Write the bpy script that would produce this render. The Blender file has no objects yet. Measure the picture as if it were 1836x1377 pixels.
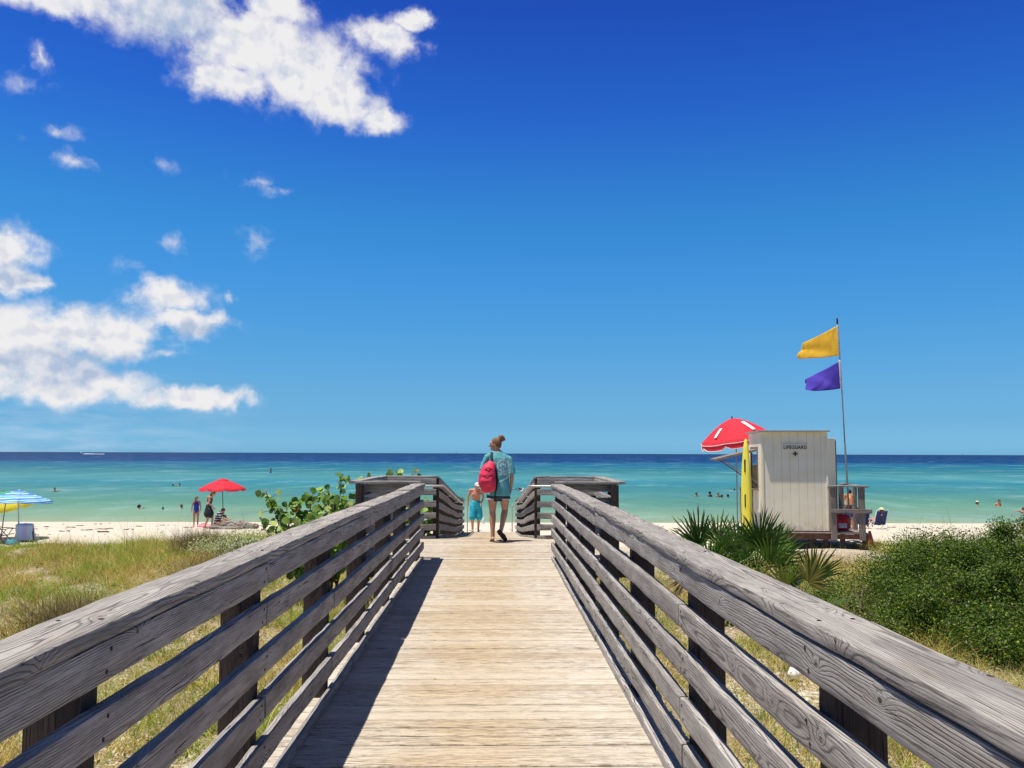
import bpy, math, random
import numpy as np
from mathutils import Vector, Matrix, noise as mnoise
S = bpy.context.scene
R = math.radians
random.seed(7); rng = np.random.default_rng(11)

# ------------------------------------------------------------------ camera
F = 1538.0
_y, _p, _r = R(1.19), R(4.63), R(.187)
cf = Vector((math.sin(_y)*math.cos(_p), math.cos(_y)*math.cos(_p), math.sin(_p)))
cr = Vector((math.cos(_y), -math.sin(_y), 0)); cu = cr.cross(cf)
cr2 = cr*math.cos(_r)+cu*math.sin(_r); cu2 = cu*math.cos(_r)-cr*math.sin(_r)
CAM = Vector((0, 0, 1.46))
cd = bpy.data.cameras.new('camera'); cam = bpy.data.objects.new('camera', cd); S.collection.objects.link(cam)
cd.sensor_width = 36; cd.lens = F/1836*36; cd.clip_start = .05; cd.clip_end = 90000
cam.matrix_world = Matrix.Translation(CAM) @ Matrix((cr2, cu2, -cf)).transposed().to_4x4()
S.camera = cam
def at(px, py, Y):
    """world point at depth Y (metres ahead) seen at a measured place"""
    d = cf + cr2*((px-918)/F) - cu2*((py-688.5)/F)
    return CAM + d*(Y/d.y)

# ------------------------------------------------------------------ light
SUN_EL, SUN_AZ = 75.0, -110.0        # azimuth from +Y (the sea), negative = left
S.view_settings.view_transform = 'Standard'; S.view_settings.look = 'None'
S.view_settings.exposure = 0.42; S.view_settings.gamma = 1
sd = Vector((math.sin(R(SUN_AZ))*math.cos(R(SUN_EL)), math.cos(R(SUN_AZ))*math.cos(R(SUN_EL)), math.sin(R(SUN_EL))))
sl = bpy.data.lights.new('sun', 'SUN'); sl.energy = 4.6; sl.angle = R(.5); sl.color = (1, .955, .88)
so = bpy.data.objects.new('sun', sl); S.collection.objects.link(so)
so.rotation_euler = sd.to_track_quat('Z', 'Y').to_euler(); so.location = (-20, 0, 40)

# ------------------------------------------------------------------ node helper
class N:
    def __init__(s, tree): s.t = tree
    def n(s, typ, **kw):
        o = s.t.nodes.new(typ)
        for k, v in kw.items(): setattr(o, k, v)
        return o
    def put(s, sock, v):
        if v is None: return
        if isinstance(v, bpy.types.NodeSocket): s.t.links.new(v, sock)
        else:
            if isinstance(v, (tuple, list)) and sock.type == 'RGBA' and len(v) == 3: v = (*v, 1)
            sock.default_value = v
    def m(s, op, a, b=None, c=None, clamp=False):
        o = s.n('ShaderNodeMath', operation=op, use_clamp=clamp)
        s.put(o.inputs[0], a); s.put(o.inputs[1], b); s.put(o.inputs[2], c); return o.outputs[0]
    def v(s, op, a, b=None, scale=None):
        o = s.n('ShaderNodeVectorMath', operation=op)
        s.put(o.inputs[0], a); s.put(o.inputs[1], b)
        if scale is not None: s.put(o.inputs['Scale'], scale)
        return o.outputs['Value'] if op in ('LENGTH', 'DISTANCE', 'DOT_PRODUCT') else o.outputs[0]
    def comb(s, x, y, z):
        o = s.n('ShaderNodeCombineXYZ'); s.put(o.inputs[0], x); s.put(o.inputs[1], y); s.put(o.inputs[2], z); return o.outputs[0]
    def sep(s, v):
        o = s.n('ShaderNodeSeparateXYZ'); s.put(o.inputs[0], v); return o.outputs
    def noise(s, vec, scale=1, detail=3, rough=.55, dist=0):
        o = s.n('ShaderNodeTexNoise'); s.put(o.inputs['Vector'], vec); s.put(o.inputs['Scale'], scale)
        o.inputs['Detail'].default_value = detail; o.inputs['Roughness'].default_value = rough; o.inputs['Distortion'].default_value = dist
        return o.outputs['Fac']
    def ss(s, x, a, b, lo=0., hi=1.):
        o = s.n('ShaderNodeMapRange', interpolation_type='SMOOTHSTEP')
        s.put(o.inputs[0], x); s.put(o.inputs[1], a); s.put(o.inputs[2], b); s.put(o.inputs[3], lo); s.put(o.inputs[4], hi); return o.outputs[0]
    def lin(s, x, a, b, lo=0., hi=1.):
        o = s.n('ShaderNodeMapRange'); s.put(o.inputs[0], x); s.put(o.inputs[1], a); s.put(o.inputs[2], b); s.put(o.inputs[3], lo); s.put(o.inputs[4], hi); return o.outputs[0]
    def ramp(s, x, stops):
        o = s.n('ShaderNodeValToRGB'); cr_ = o.color_ramp
        while len(cr_.elements) < len(stops): cr_.elements.new(.5)
        for e, (p, c) in zip(cr_.elements, stops): e.position = p; e.color = (*c, 1)
        s.put(o.inputs[0], x); return o.outputs[0]
    def mix(s, f, a, b, mode='MIX'):
        o = s.n('ShaderNodeMix', data_type='RGBA', blend_type=mode)
        s.put(o.inputs[0], f); s.put(o.inputs[6], a); s.put(o.inputs[7], b); return o.outputs[2]
    def bump(s, h, strength=.5, dist=.01, normal=None):
        o = s.n('ShaderNodeBump'); o.inputs['Strength'].default_value = strength; o.inputs['Distance'].default_value = dist
        s.put(o.inputs['Height'], h); s.put(o.inputs['Normal'], normal); return o.outputs[0]
    def obj(s): return s.n('ShaderNodeTexCoord').outputs['Object']
    def pos(s): return s.n('ShaderNodeNewGeometry').outputs['Position']
    def rnd(s): return s.n('ShaderNodeObjectInfo').outputs['Random']
    def attr(s, name): return s.n('ShaderNodeAttribute', attribute_name=name).outputs
def newmat(name):
    m = bpy.data.materials.new(name); m.use_nodes = True
    t = m.node_tree; b = t.nodes['Principled BSDF']; return m, N(t), b
def plain(name, col, rough=.6, var=.12, scale=12, bump=.0, spec=.3, metal=0, bscale=60):
    m, g, b = newmat(name); o = g.obj()
    f = g.noise(o, scale, 4)
    c = g.mix(g.ss(f, .3, .7), tuple(x*(1-var) for x in col), tuple(min(1, x*(1+var)) for x in col))
    g.put(b.inputs['Base Color'], c); b.inputs['Roughness'].default_value = rough
    b.inputs['Specular IOR Level'].default_value = spec; b.inputs['Metallic'].default_value = metal
    if bump: g.put(b.inputs['Normal'], g.bump(g.noise(o, bscale, 4), bump, .01))
    return m

# ------------------------------------------------------------------ world: sky + clouds, laid out by direction
w = bpy.data.worlds.new('World'); S.world = w; w.use_nodes = True
g = N(w.node_tree); bg = w.node_tree.nodes['Background']
sky = g.n('ShaderNodeTexSky', sky_type='NISHITA', sun_disc=False)
sky.sun_elevation = R(SUN_EL); sky.sun_rotation = R(SUN_AZ); sky.altitude = 0; sky.air_density = 1.0; sky.dust_density = .6; sky.ozone_density = 3.0
dirv = g.v('NORMALIZE', g.n('ShaderNodeTexCoord').outputs['Generated'])
dx, dy, dz = g.sep(dirv)[:3]
azd = g.m('MULTIPLY', g.m('ARCTAN2', dx, dy), 57.2958); eld = g.m('MULTIPLY', g.m('ARCSINE', dz), 57.2958)
flat = g.comb(azd, eld, 0)
wn = g.n('ShaderNodeTexNoise'); g.put(wn.inputs['Vector'], flat); wn.inputs['Scale'].default_value = .42; wn.inputs['Detail'].default_value = 5; wn.inputs['Roughness'].default_value = .6
warp = g.v('MULTIPLY', g.v('SUBTRACT', wn.outputs['Color'], (.5, .5, .5)), (3.6, 1.9, 0))
wp = g.v('ADD', flat, warp)
CL = [(-27.85,25.8,6.26,1.3),(-21.54,26.2,5.82,2.5),(-16.36,25.0,5.6,3.0),(-17.36,22.76,4.24,1.3),(-13.13,23.9,5.4,2.9),(-10.89,22.3,3.6,1.7),(-7.91,21.47,2.3,1.1),(-7.63,26.3,3.4,1.4),(-5.6,27.5,1.6,.7),(-14.67,27.4,3.2,1.3),(-28.63,22.31,.80,1.1),(-29.23,20.85,.92,.4),(-27.22,18.63,.9,.4),(-28.36,17.72,.9,.4),(-26.35,17.26,1.15,.5),(-21.38,17.39,.92,.36),(-15.44,17.07,1.6,.55),(-14.19,16.59,.8,.41),(-20.57,13.06,1.05,.5),(-16.03,13.44,.75,.85),(-23.3,11.19,.5,.4),(-29.65,11.51,2.3,1.7),(-29.0,9.9,1.57,1.0),(-28.73,6.79,4.6,2.2),(-24.63,7.06,4.3,2.1),(-20.95,9.69,3.0,1.4),(-19.59,8.22,3.2,1.1),(-17.37,9.85,.72,.5),(-21.14,5.99,1.0,.5),(-26.3,3.97,5.7,1.4),(-19.76,3.34,4.6,1.05),(-17.11,3.15,2.0,.9),(-28.09,5.2,4.9,2.3)]
thin = {10: .40, 11: .22, 12: .30, 13: .20, 14: .36, 15: .24, 16: .30, 17: .24, 18: .26, 19: .24, 20: .12, 27: .42, 28: .40}
fld = None; fgray = None
for i, (a, e, ra, re) in enumerate(CL):
    d = g.v('LENGTH', g.v('MULTIPLY', g.v('SUBTRACT', wp, (a, e, 0)), (1/ra, 1/re, 0)))
    c = g.m('MULTIPLY', g.m('SUBTRACT', 1, d), thin.get(i, 1.))
    fld = c if fld is None else g.m('SMOOTH_MAX', fld, c, .12)
cn = g.noise(g.v('ADD', flat, g.v('SCALE', warp, scale=.35)), .55, 10, .60)
cl1 = g.noise(flat, .75, 3.5, .5); cl2 = g.noise(g.v('ADD', flat, (-.45, .5, 0)), .75, 3.5, .5)
dens = g.m('ADD', g.m('MULTIPLY', fld, 1.05), g.m('MULTIPLY', g.m('SUBTRACT', cn, .5), 1.9))
alpha = g.m('MULTIPLY', g.m('POWER', g.ss(dens, -.12, .68), .9), g.m('MULTIPLY', g.ss(fld, -.05, .5, .38, 1), g.ss(g.m('ADD', fld, g.m('MULTIPLY', cn, .5)), .0, .35)))
thick = g.ss(dens, .45, 1.3)
relief = g.lin(g.m('ADD', g.m('SUBTRACT', cl1, cl2), g.m('MULTIPLY', g.m('SUBTRACT', cn, .5), .35)), -.16, .16)
big = g.noise(flat, .33, 3)
gr = None
for (a, e, ra, re) in ((-21.5, 25.6, 5.0, 2.6), (-26.0, 5.2, 6.5, 1.6), (-29, 10.2, 1.6, .8), (-19, 7.6, 2.6, .8)):
    d = g.m('SUBTRACT', 1, g.v('LENGTH', g.v('MULTIPLY', g.v('SUBTRACT', wp, (a, e, 0)), (1/ra, 1/re, 0)))); gr = d if gr is None else g.m('MAXIMUM', gr, d)
shade = g.m('ADD', g.m('ADD', g.m('MULTIPLY', thick, g.ss(big, .45, .66)), g.m('MULTIPLY', g.ss(gr, .0, .6), .75)), g.m('MULTIPLY', g.m('SUBTRACT', .42, relief), .75), clamp=True)
ccol = g.mix(shade, (7.6, 7.5, 7.6), (3.9, 4.7, 6.2))
# low bank near the horizon: thin veil
veil = g.m('MULTIPLY', g.m('MULTIPLY', g.ss(g.m('MULTIPLY', azd, -1), 12, 28), g.ss(eld, 6, 1.5)), g.ss(g.noise(g.v('MULTIPLY', flat, (.25, 1.4, 0)), 1, 5), .35, .7))
# deepen the blue with height the way the photograph's sky does
SKYR = [(0.0024, (0.202, 0.4955, 0.9235)), (0.0219, (0.1505, 0.355, 0.647)), (0.0463, (0.1505, 0.344, 0.549)), (0.087, (0.1345, 0.3635, 0.5505)), (0.1273, (0.114, 0.377, 0.599)), (0.1671, (0.0945, 0.3764, 0.6009)), (0.206, (0.0815, 0.3145, 0.6199)), (0.2437, (0.0655, 0.2504, 0.6251)), (0.2801, (0.059, 0.2069, 0.5976)), (0.3133, (0.051, 0.1712, 0.5548)), (0.5, (0.12, 0.14, 0.185)), (1, (0.19, 0.195, 0.2))]
skyc = g.v('SCALE', g.mix(1.0, sky.outputs[0], g.ramp(g.lin(eld, 0, 90), SKYR), 'MULTIPLY'), scale=2.0)
skyc = g.mix(g.m('MULTIPLY', veil, .35), skyc, (5.2, 6.2, 7.8))
out = g.mix(alpha, skyc, ccol)  #CALIB
g.put(bg.inputs['Color'], out); bg.inputs['Strength'].default_value = .085

# ------------------------------------------------------------------ object helpers
LINK = S.collection.objects.link
def tag(o, label=None, cat=None, group=None, kind=None):
    if label: o['label'] = label
    if cat: o['category'] = cat
    if group: o['group'] = group
    if kind: o['kind'] = kind
    return o
def empty(name, loc=(0, 0, 0), rz=0, **kw):
    o = bpy.data.objects.new(name, None); LINK(o); o.empty_display_size = .2
    o.location = loc; o.rotation_euler = (0, 0, rz); return tag(o, **kw)
def copy_tree(o, parent=None):
    c = o.copy(); LINK(c)
    if parent: c.parent = parent
    for ch in list(o.children): copy_tree(ch, c)
    return c
def finish(name, me, mat, parent, smooth):
    if isinstance(mat, (list, tuple)):
        for x in mat: me.materials.append(x)
    elif mat: me.materials.append(mat)
    if smooth: me.shade_smooth()
    o = bpy.data.objects.new(name, me); LINK(o)
    if parent: o.parent = parent
    return o
class MB:
    def __init__(s): s.v = []; s.f = []; s.mi = []
    def add(s, vs, fs, mi=0):
        b = len(s.v); s.v += [tuple(x) for x in vs]
        for f in fs: s.f.append(tuple(b+i for i in f)); s.mi.append(mi)
    def box(s, c, d, rot=None, mi=0, ch=0.0):
        hx, hy, hz = d[0]/2, d[1]/2, d[2]/2; c = Vector(c)
        ch = min(ch, hx*.45, hy*.45, hz*.45)
        if ch <= 0:
            vs = [Vector((x*hx, y*hy, z*hz)) for z in (-1, 1) for y in (-1, 1) for x in (-1, 1)]
            fs = [(0, 2, 3, 1), (4, 5, 7, 6), (0, 1, 5, 4), (2, 6, 7, 3), (0, 4, 6, 2), (1, 3, 7, 5)]
        else:
            vs = []; idx = {}
            for sx in (-1, 1):
                for sy in (-1, 1):
                    for sz in (-1, 1):
                        for ax in range(3):
                            p = [sx*(hx-ch), sy*(hy-ch), sz*(hz-ch)]
                            p[ax] = (sx*hx, sy*hy, sz*hz)[ax]
                            idx[(sx, sy, sz, ax)] = len(vs); vs.append(Vector(p))
            fs = []
            for ax in range(3):
                for sg in (-1, 1):
                    q = []
                    for a, b in ((-1, -1), (1, -1), (1, 1), (-1, 1)):
                        k = [0, 0, 0]; k[ax] = sg; k[(ax+1) % 3] = a; k[(ax+2) % 3] = b; q.append(idx[(*k, ax)])
                    fs.append(q if sg > 0 else q[::-1])
            for ax in range(3):
                a1, a2 = (ax+1) % 3, (ax+2) % 3
                for s1 in (-1, 1):
                    for s2 in (-1, 1):
                        k0 = [0]*3; k1 = [0]*3; k0[ax] = -1; k1[ax] = 1
                        for k in (k0, k1): k[a1] = s1; k[a2] = s2
                        q = [idx[(*k0, a1)], idx[(*k1, a1)], idx[(*k1, a2)], idx[(*k0, a2)]]
                        fs.append(q if s1*s2 < 0 else q[::-1])
            for sx in (-1, 1):
                for sy in (-1, 1):
                    for sz in (-1, 1):
                        q = [idx[(sx, sy, sz, 0)], idx[(sx, sy, sz, 1)], idx[(sx, sy, sz, 2)]]
                        fs.append(q if sx*sy*sz > 0 else q[::-1])
        if rot is not None: vs = [rot @ v for v in vs]
        s.add([v+c for v in vs], fs, mi)
    def bar(s, a, b, w, h, up=(0, 0, 1), mi=0, ch=.004):
        a, b = Vector(a), Vector(b); d = b-a; L = d.length; x = d.normalized(); y = Vector(up).cross(x)
        if y.length < 1e-4: y = Vector((0, 1, 0)).cross(x)
        y.normalize(); z = x.cross(y)
        s.box((a+b)/2, (L, w, h), Matrix((x, y, z)).transposed(), mi, ch)
    def tube(s, pts, rad, n=10, side=None, caps=True, mi=0):
        pts = [Vector(p) for p in pts]
        rad = [(r, r) if not isinstance(r, (tuple, list)) else r for r in (rad if isinstance(rad, (list, tuple)) and len(rad) == len(pts) else [rad]*len(pts))]
        T = []
        for i in range(len(pts)):
            a = pts[max(0, i-1)]; b = pts[min(len(pts)-1, i+1)]; T.append((b-a).normalized())
        sd0 = Vector(side) if side else (Vector((1, 0, 0)) if abs(T[0].x) < .9 else Vector((0, 1, 0)))
        rings = []; 
        P = list(pts); RR = list(rad); TT = list(T); off = [0]*len(P)
        if caps:
            for k, (dd, sc) in enumerate(((.5, .87), (.87, .5))):
                P = [pts[0]-T[0]*min(rad[0])*dd]+P; RR = [(rad[0][0]*sc, rad[0][1]*sc)]+RR; TT = [T[0]]+TT
                P = P+[pts[-1]+T[-1]*min(rad[-1])*dd]; RR = RR+[(rad[-1][0]*sc, rad[-1][1]*sc)]; TT = TT+[T[-1]]
        vs = []
        for p, r, t in zip(P, RR, TT):
            x = sd0-t*sd0.dot(t)
            if x.length < 1e-3: x = t.orthogonal()
            x.normalize(); y = t.cross(x)
            if not side: sd0 = x
            vs += [p+x*math.cos(2*math.pi*k/n)*r[0]+y*math.sin(2*math.pi*k/n)*r[1] for k in range(n)]
        fs = []
        m = len(P)
        for i in range(m-1):
            for k in range(n): fs.append((i*n+k, i*n+(k+1) % n, (i+1)*n+(k+1) % n, (i+1)*n+k))
        fs.append(tuple(range(n))[::-1]); fs.append(tuple((m-1)*n+k for k in range(n)))
        s.add(vs, fs, mi)
    def ell(s, c, r, rot=None, n=12, mi=0):
        c = Vector(c); r = (r, r, r) if not isinstance(r, (tuple, list)) else r
        vs = [(0, 0, -1)]; m = n//2
        for i in range(1, m):
            ph = -math.pi/2+math.pi*i/m
            vs += [(math.cos(ph)*math.cos(2*math.pi*k/n), math.cos(ph)*math.sin(2*math.pi*k/n), math.sin(ph)) for k in range(n)]
        vs.append((0, 0, 1)); V = [Vector((a*r[0], b*r[1], d*r[2])) for a, b, d in vs]
        if rot is not None: V = [rot @ v for v in V]
        fs = [(0, 1+(k+1) % n, 1+k) for k in range(n)]
        for i in range(m-2):
            for k in range(n): fs.append((1+i*n+k, 1+i*n+(k+1) % n, 1+(i+1)*n+(k+1) % n, 1+(i+1)*n+k))
        L = len(V)-1; fs += [(L, 1+(m-2)*n+k, 1+(m-2)*n+(k+1) % n) for k in range(n)]
        s.add([v+c for v in V], fs, mi)
    def build(s, name, mat, parent=None, smooth=False, voxel=None, it=4, loc=None):
        me = bpy.data.meshes.new(name); me.from_pydata(s.v, [], s.f)
        o = finish(name, me, mat, parent, smooth)
        if isinstance(mat, (list, tuple)): me.polygons.foreach_set('material_index', s.mi)
        if voxel:
            r = o.modifiers.new('remesh', 'REMESH'); r.mode = 'VOXEL'; r.voxel_size = voxel; r.use_smooth_shade = True
            q = o.modifiers.new('smooth', 'SMOOTH'); q.iterations = it; q.factor = .5
        if loc is not None: o.location = loc
        me.update(); return o
def npmesh(name, V, Fq, mat, parent=None, col=None, smooth=False, tri=False):
    me = bpy.data.meshes.new(name); k = 3 if tri else 4
    me.vertices.add(len(V)); me.vertices.foreach_set('co', np.asarray(V, np.float32).ravel())
    nf = len(Fq); me.loops.add(nf*k); me.polygons.add(nf)
    me.loops.foreach_set('vertex_index', np.asarray(Fq, np.int32).ravel())
    me.polygons.foreach_set('loop_start', np.arange(0, nf*k, k, dtype=np.int32))
    me.polygons.foreach_set('loop_total', np.full(nf, k, np.int32))
    me.update(calc_edges=True)
    if col is not None:
        a = me.color_attributes.new('col', 'FLOAT_COLOR', 'POINT'); c = np.ones((len(V), 4), np.float32); c[:, :3] = col
        a.data.foreach_set('color', c.ravel())
    return finish(name, me, mat, parent, smooth)

# ------------------------------------------------------------------ materials
def wood(name, light, mid, dark, ringamt=.75, post=False, bumps=.85):
    m, g, b = newmat(name); rn = g.rnd()
    x, y, z = g.sep(g.obj())[:3]
    xo = g.m('ADD', x, g.m('MULTIPLY', rn, 53.7)); k = g.m('MULTIPLY', rn, 17.3)
    r2 = g.m('FRACT', g.m('MULTIPLY', rn, 37.7)); r3 = g.m('FRACT', g.m('MULTIPLY', rn, 91.3))
    w1 = g.m('MULTIPLY', g.m('SUBTRACT', g.noise(g.comb(g.m('MULTIPLY', xo, .9), k, 0), 1, 2), .5), .07)
    w2 = g.m('MULTIPLY', g.m('SUBTRACT', g.noise(g.comb(g.m('MULTIPLY', xo, .7), k, 9), 1, 2), .5), .10)
    # knots: scattered along the board, the growth rings swerve round them
    vo = g.n('ShaderNodeTexVoronoi', voronoi_dimensions='2D'); g.put(vo.inputs['Vector'], g.comb(g.m('MULTIPLY', xo, 2.7), g.m('ADD', g.m('MULTIPLY', z, 7), g.m('MULTIPLY', k, 13)), 0)); vo.inputs['Scale'].default_value = 1
    kc = g.sep(vo.outputs['Color'])[0]; kon = g.m('GREATER_THAN', kc, .40); kp = g.sep(vo.outputs['Position'])
    kx = g.m('SUBTRACT', g.m('DIVIDE', kp[0], 2.7), xo); kz = g.m('DIVIDE', g.m('SUBTRACT', kp[1], g.m('ADD', g.m('MULTIPLY', z, 7), g.m('MULTIPLY', k, 13))), 7)
    q1 = g.m('ADD', g.m('POWER', g.m('DIVIDE', kx, .075), 2), g.m('POWER', g.m('DIVIDE', kz, .026), 2))
    q2 = g.m('ADD', g.m('POWER', g.m('DIVIDE', kx, .019), 2), g.m('POWER', g.m('DIVIDE', kz, .013), 2))
    kb = g.m('MULTIPLY', kon, g.m('ADD', g.m('MULTIPLY', g.m('EXPONENT', g.m('MULTIPLY', q1, -1)), .016), g.m('MULTIPLY', g.m('EXPONENT', g.m('MULTIPLY', q2, -1)), .014)))
    ybase = g.m('ADD', g.m('ADD', y, .036), w1); zz = g.m('ADD', g.m('ADD', z, g.m('MULTIPLY', g.m('SUBTRACT', r2, .5), .15)), w2)
    rr = g.m('SQRT', g.m('ADD', g.m('MULTIPLY', ybase, ybase), g.m('MULTIPLY', zz, zz)))
    ds = g.noise(g.comb(g.m('MULTIPLY', xo, 6), g.m('MULTIPLY', y, 26), g.m('MULTIPLY', z, 26)), 1, 3)
    rr = g.m('ADD', rr, g.m('ADD', g.m('MULTIPLY', g.m('SUBTRACT', ds, .5), .006), kb))
    ph = g.m('MULTIPLY', rr, 6.2832/.0068)
    ring = g.m('POWER', g.m('ADD', g.m('MULTIPLY', g.m('SINE', ph), .5), .5), 4.5)
    ring = g.m('MULTIPLY', ring, g.ss(g.noise(g.comb(g.m('MULTIPLY', xo, 3), g.m('MULTIPLY', y, 30), g.m('MULTIPLY', z, 30)), 1, 3), .30, .58, .25, 1))
    fib = g.noise(g.comb(g.m('MULTIPLY', xo, 12), g.m('MULTIPLY', y, 420), g.m('MULTIPLY', z, 420)), 1, 3)
    fib2 = g.noise(g.comb(g.m('MULTIPLY', xo, 4), g.m('MULTIPLY', y, 210), g.m('MULTIPLY', z, 210)), 1, 4, .6)
    crk = g.ss(g.noise(g.comb(g.m('MULTIPLY', xo, 2.6), g.m('MULTIPLY', y, 150), g.m('MULTIPLY', z, 150)), 1, 4, .62), .635, .67)
    blot = g.noise(g.comb(g.m('MULTIPLY', xo, 3.2), g.m('MULTIPLY', y, 13), g.m('MULTIPLY', z, 13)), 1, 6, .65)
    spk = g.ss(g.noise(g.comb(g.m('MULTIPLY', xo, 34), g.m('MULTIPLY', y, 110), g.m('MULTIPLY', z, 110)), 1, 2), .70, .76)
    c = g.mix(g.ss(blot, .30, .62), mid, light)
    c = g.mix(g.m('MULTIPLY', g.ss(g.noise(g.comb(g.m('MULTIPLY', xo, 1.1), g.m('MULTIPLY', y, 7), g.m('MULTIPLY', z, 7)), 1, 4), .56, .72), .55), c, tuple(v*.5 for v in mid))
    c = g.mix(g.m('MULTIPLY', g.ss(g.noise(g.comb(g.m('MULTIPLY', xo, 1.3), g.m('MULTIPLY', y, 9), g.m('MULTIPLY', z, 9)), 2, 3), .58, .72), .35), c, (mid[0]*1.25, mid[1]*1.0, mid[2]*.78))
    c = g.mix(g.m('MULTIPLY', ring, ringamt), c, dark)
    c = g.mix(g.m('MULTIPLY', g.ss(fib2, .50, .64), .45), c, dark)
    c = g.mix(g.m('MULTIPLY', g.ss(fib, .52, .68), .30), c, tuple(v*.6 for v in dark))
    c = g.mix(g.m('MULTIPLY', g.ss(fib, .46, .32), .25), c, tuple(min(1, v*1.35) for v in light))
    c = g.mix(g.m('MULTIPLY', g.m('MULTIPLY', kon, g.ss(q2, .35, .10)), .7), c, (dark[0]*1.1, dark[1]*.85, dark[2]*.7))
    c = g.mix(g.m('MULTIPLY', g.m('MULTIPLY', kon, g.ss(g.noise(g.obj(), 70, 2), .5, .6)), g.m('MULTIPLY', g.ss(q2, .5, .1), .9)), c, tuple(v*.15 for v in dark))
    c = g.mix(g.m('MULTIPLY', g.m('MAXIMUM', crk, g.m('MULTIPLY', spk, .7)), .92), c, tuple(v*.14 for v in dark))
    c = g.mix(g.m('MULTIPLY', r3, .30), c, tuple(v*.55 for v in mid))
    g.put(b.inputs['Base Color'], c); b.inputs['Roughness'].default_value = .86; b.inputs['Specular IOR Level'].default_value = .22
    h = g.m('ADD', g.m('MULTIPLY', ring, -.5), g.m('ADD', g.m('MULTIPLY', fib2, -.9), g.m('ADD', g.m('MULTIPLY', crk, -2.2), g.m('MULTIPLY', fib, -.35))))
    g.put(b.inputs['Normal'], g.bump(h, bumps, .0035))
    return m
M = {}
M['rail'] = wood('weathered_rail_wood', (.50, .462, .418), (.31, .282, .252), (.068, .060, .053), .9)
M['cap'] = wood('weathered_cap_wood', (.46, .418, .37), (.30, .268, .236), (.072, .060, .052), .85)
M['post'] = wood('dark_post_wood', (.085, .065, .055), (.055, .042, .036), (.018, .013, .011), .4)
M['oldwood'] = wood('stand_wood', (.34, .28, .24), (.21, .17, .15), (.06, .045, .04), .5)
M['nail'] = plain('rusty_nail_head', (.05, .028, .02), .6, .3, 40, 0, .4, .5)
M['redwood'] = plain('brown_stained_beam', (.16, .075, .05), .8, .3, 9, .3)

def deckmat():
    m, g, b = newmat('deck_plank_wood'); x, y, z = g.sep(g.pos())[:3]
    rn = g.sep(g.attr('col')['Vector'])[0]
    o = g.m('MULTIPLY', rn, 71.)
    xo = g.m('ADD', x, o)
    fib = g.noise(g.comb(g.m('MULTIPLY', xo, 9), g.m('MULTIPLY', y, 120), o), 1, 5, .66)
    fine = g.noise(g.comb(g.m('MULTIPLY', xo, 30), g.m('MULTIPLY', y, 420), o), 1, 2)
    wide = g.noise(g.comb(g.m('MULTIPLY', xo, 2.2), g.m('MULTIPLY', y, 26), o), 1, 5, .65)
    crk = g.ss(g.noise(g.comb(g.m('MULTIPLY', xo, 1.5), g.m('MULTIPLY', y, 95), o), 1, 4, .62), .645, .70)
    dash = g.ss(g.noise(g.comb(g.m('MULTIPLY', xo, 16), g.m('MULTIPLY', y, 75), o), 1, 3, .6), .66, .72)
    blot = g.noise(g.pos(), 1.5, 5, .6)
    # boot traffic has worn the middle of the walk to warm bare wood, the sides stay bleached
    mid = g.ss(g.m('ADD', g.m('ABSOLUTE', g.m('ADD', x, .12)), g.m('MULTIPLY', g.m('SUBTRACT', blot, .5), 1.2)), .75, .12)
    c = g.mix(g.ss(wide, .3, .7), (.50, .435, .345), (.63, .57, .48))
    c = g.mix(g.m('MULTIPLY', mid, .8), c, g.mix(g.ss(wide, .3, .66), (.43, .315, .185), (.57, .45, .295)))
    c = g.mix(g.m('MULTIPLY', g.ss(fib, .47, .62), .85), c, (.17, .12, .075))
    c = g.mix(g.m('MULTIPLY', g.ss(fine, .5, .66), .4), c, (.18, .13, .09))
    c = g.mix(g.m('MULTIPLY', g.ss(rn, .45, 1.), .5), c, (.36, .27, .18))
    rn2 = g.m('FRACT', g.m('MULTIPLY', rn, 13.7)); c = g.mix(g.m('MULTIPLY', g.ss(rn2, .55, 1.), .45), c, (.60, .53, .43))
    c = g.mix(g.m('MULTIPLY', g.ss(g.noise(g.pos(), 5.5, 6, .7), .56, .70), .35), c, (.27, .21, .15))
    c = g.mix(g.m('MULTIPLY', g.m('MAXIMUM', crk, g.m('MULTIPLY', dash, .8)), .85), c, (.07, .05, .038))
    sp = g.ss(g.noise(g.pos(), 46, 3), .68, .76); c = g.mix(g.m('MULTIPLY', sp, .35), c, (.78, .70, .58))
    g.put(b.inputs['Base Color'], c); b.inputs['Roughness'].default_value = .88; b.inputs['Specular IOR Level'].default_value = .2
    h = g.m('ADD', g.m('MULTIPLY', fib, -1), g.m('ADD', g.m('MULTIPLY', crk, -1.6), g.m('MULTIPLY', fine, -.4)))
    g.put(b.inputs['Normal'], g.bump(h, .55, .003)); return m
M['deck'] = deckmat()

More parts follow.
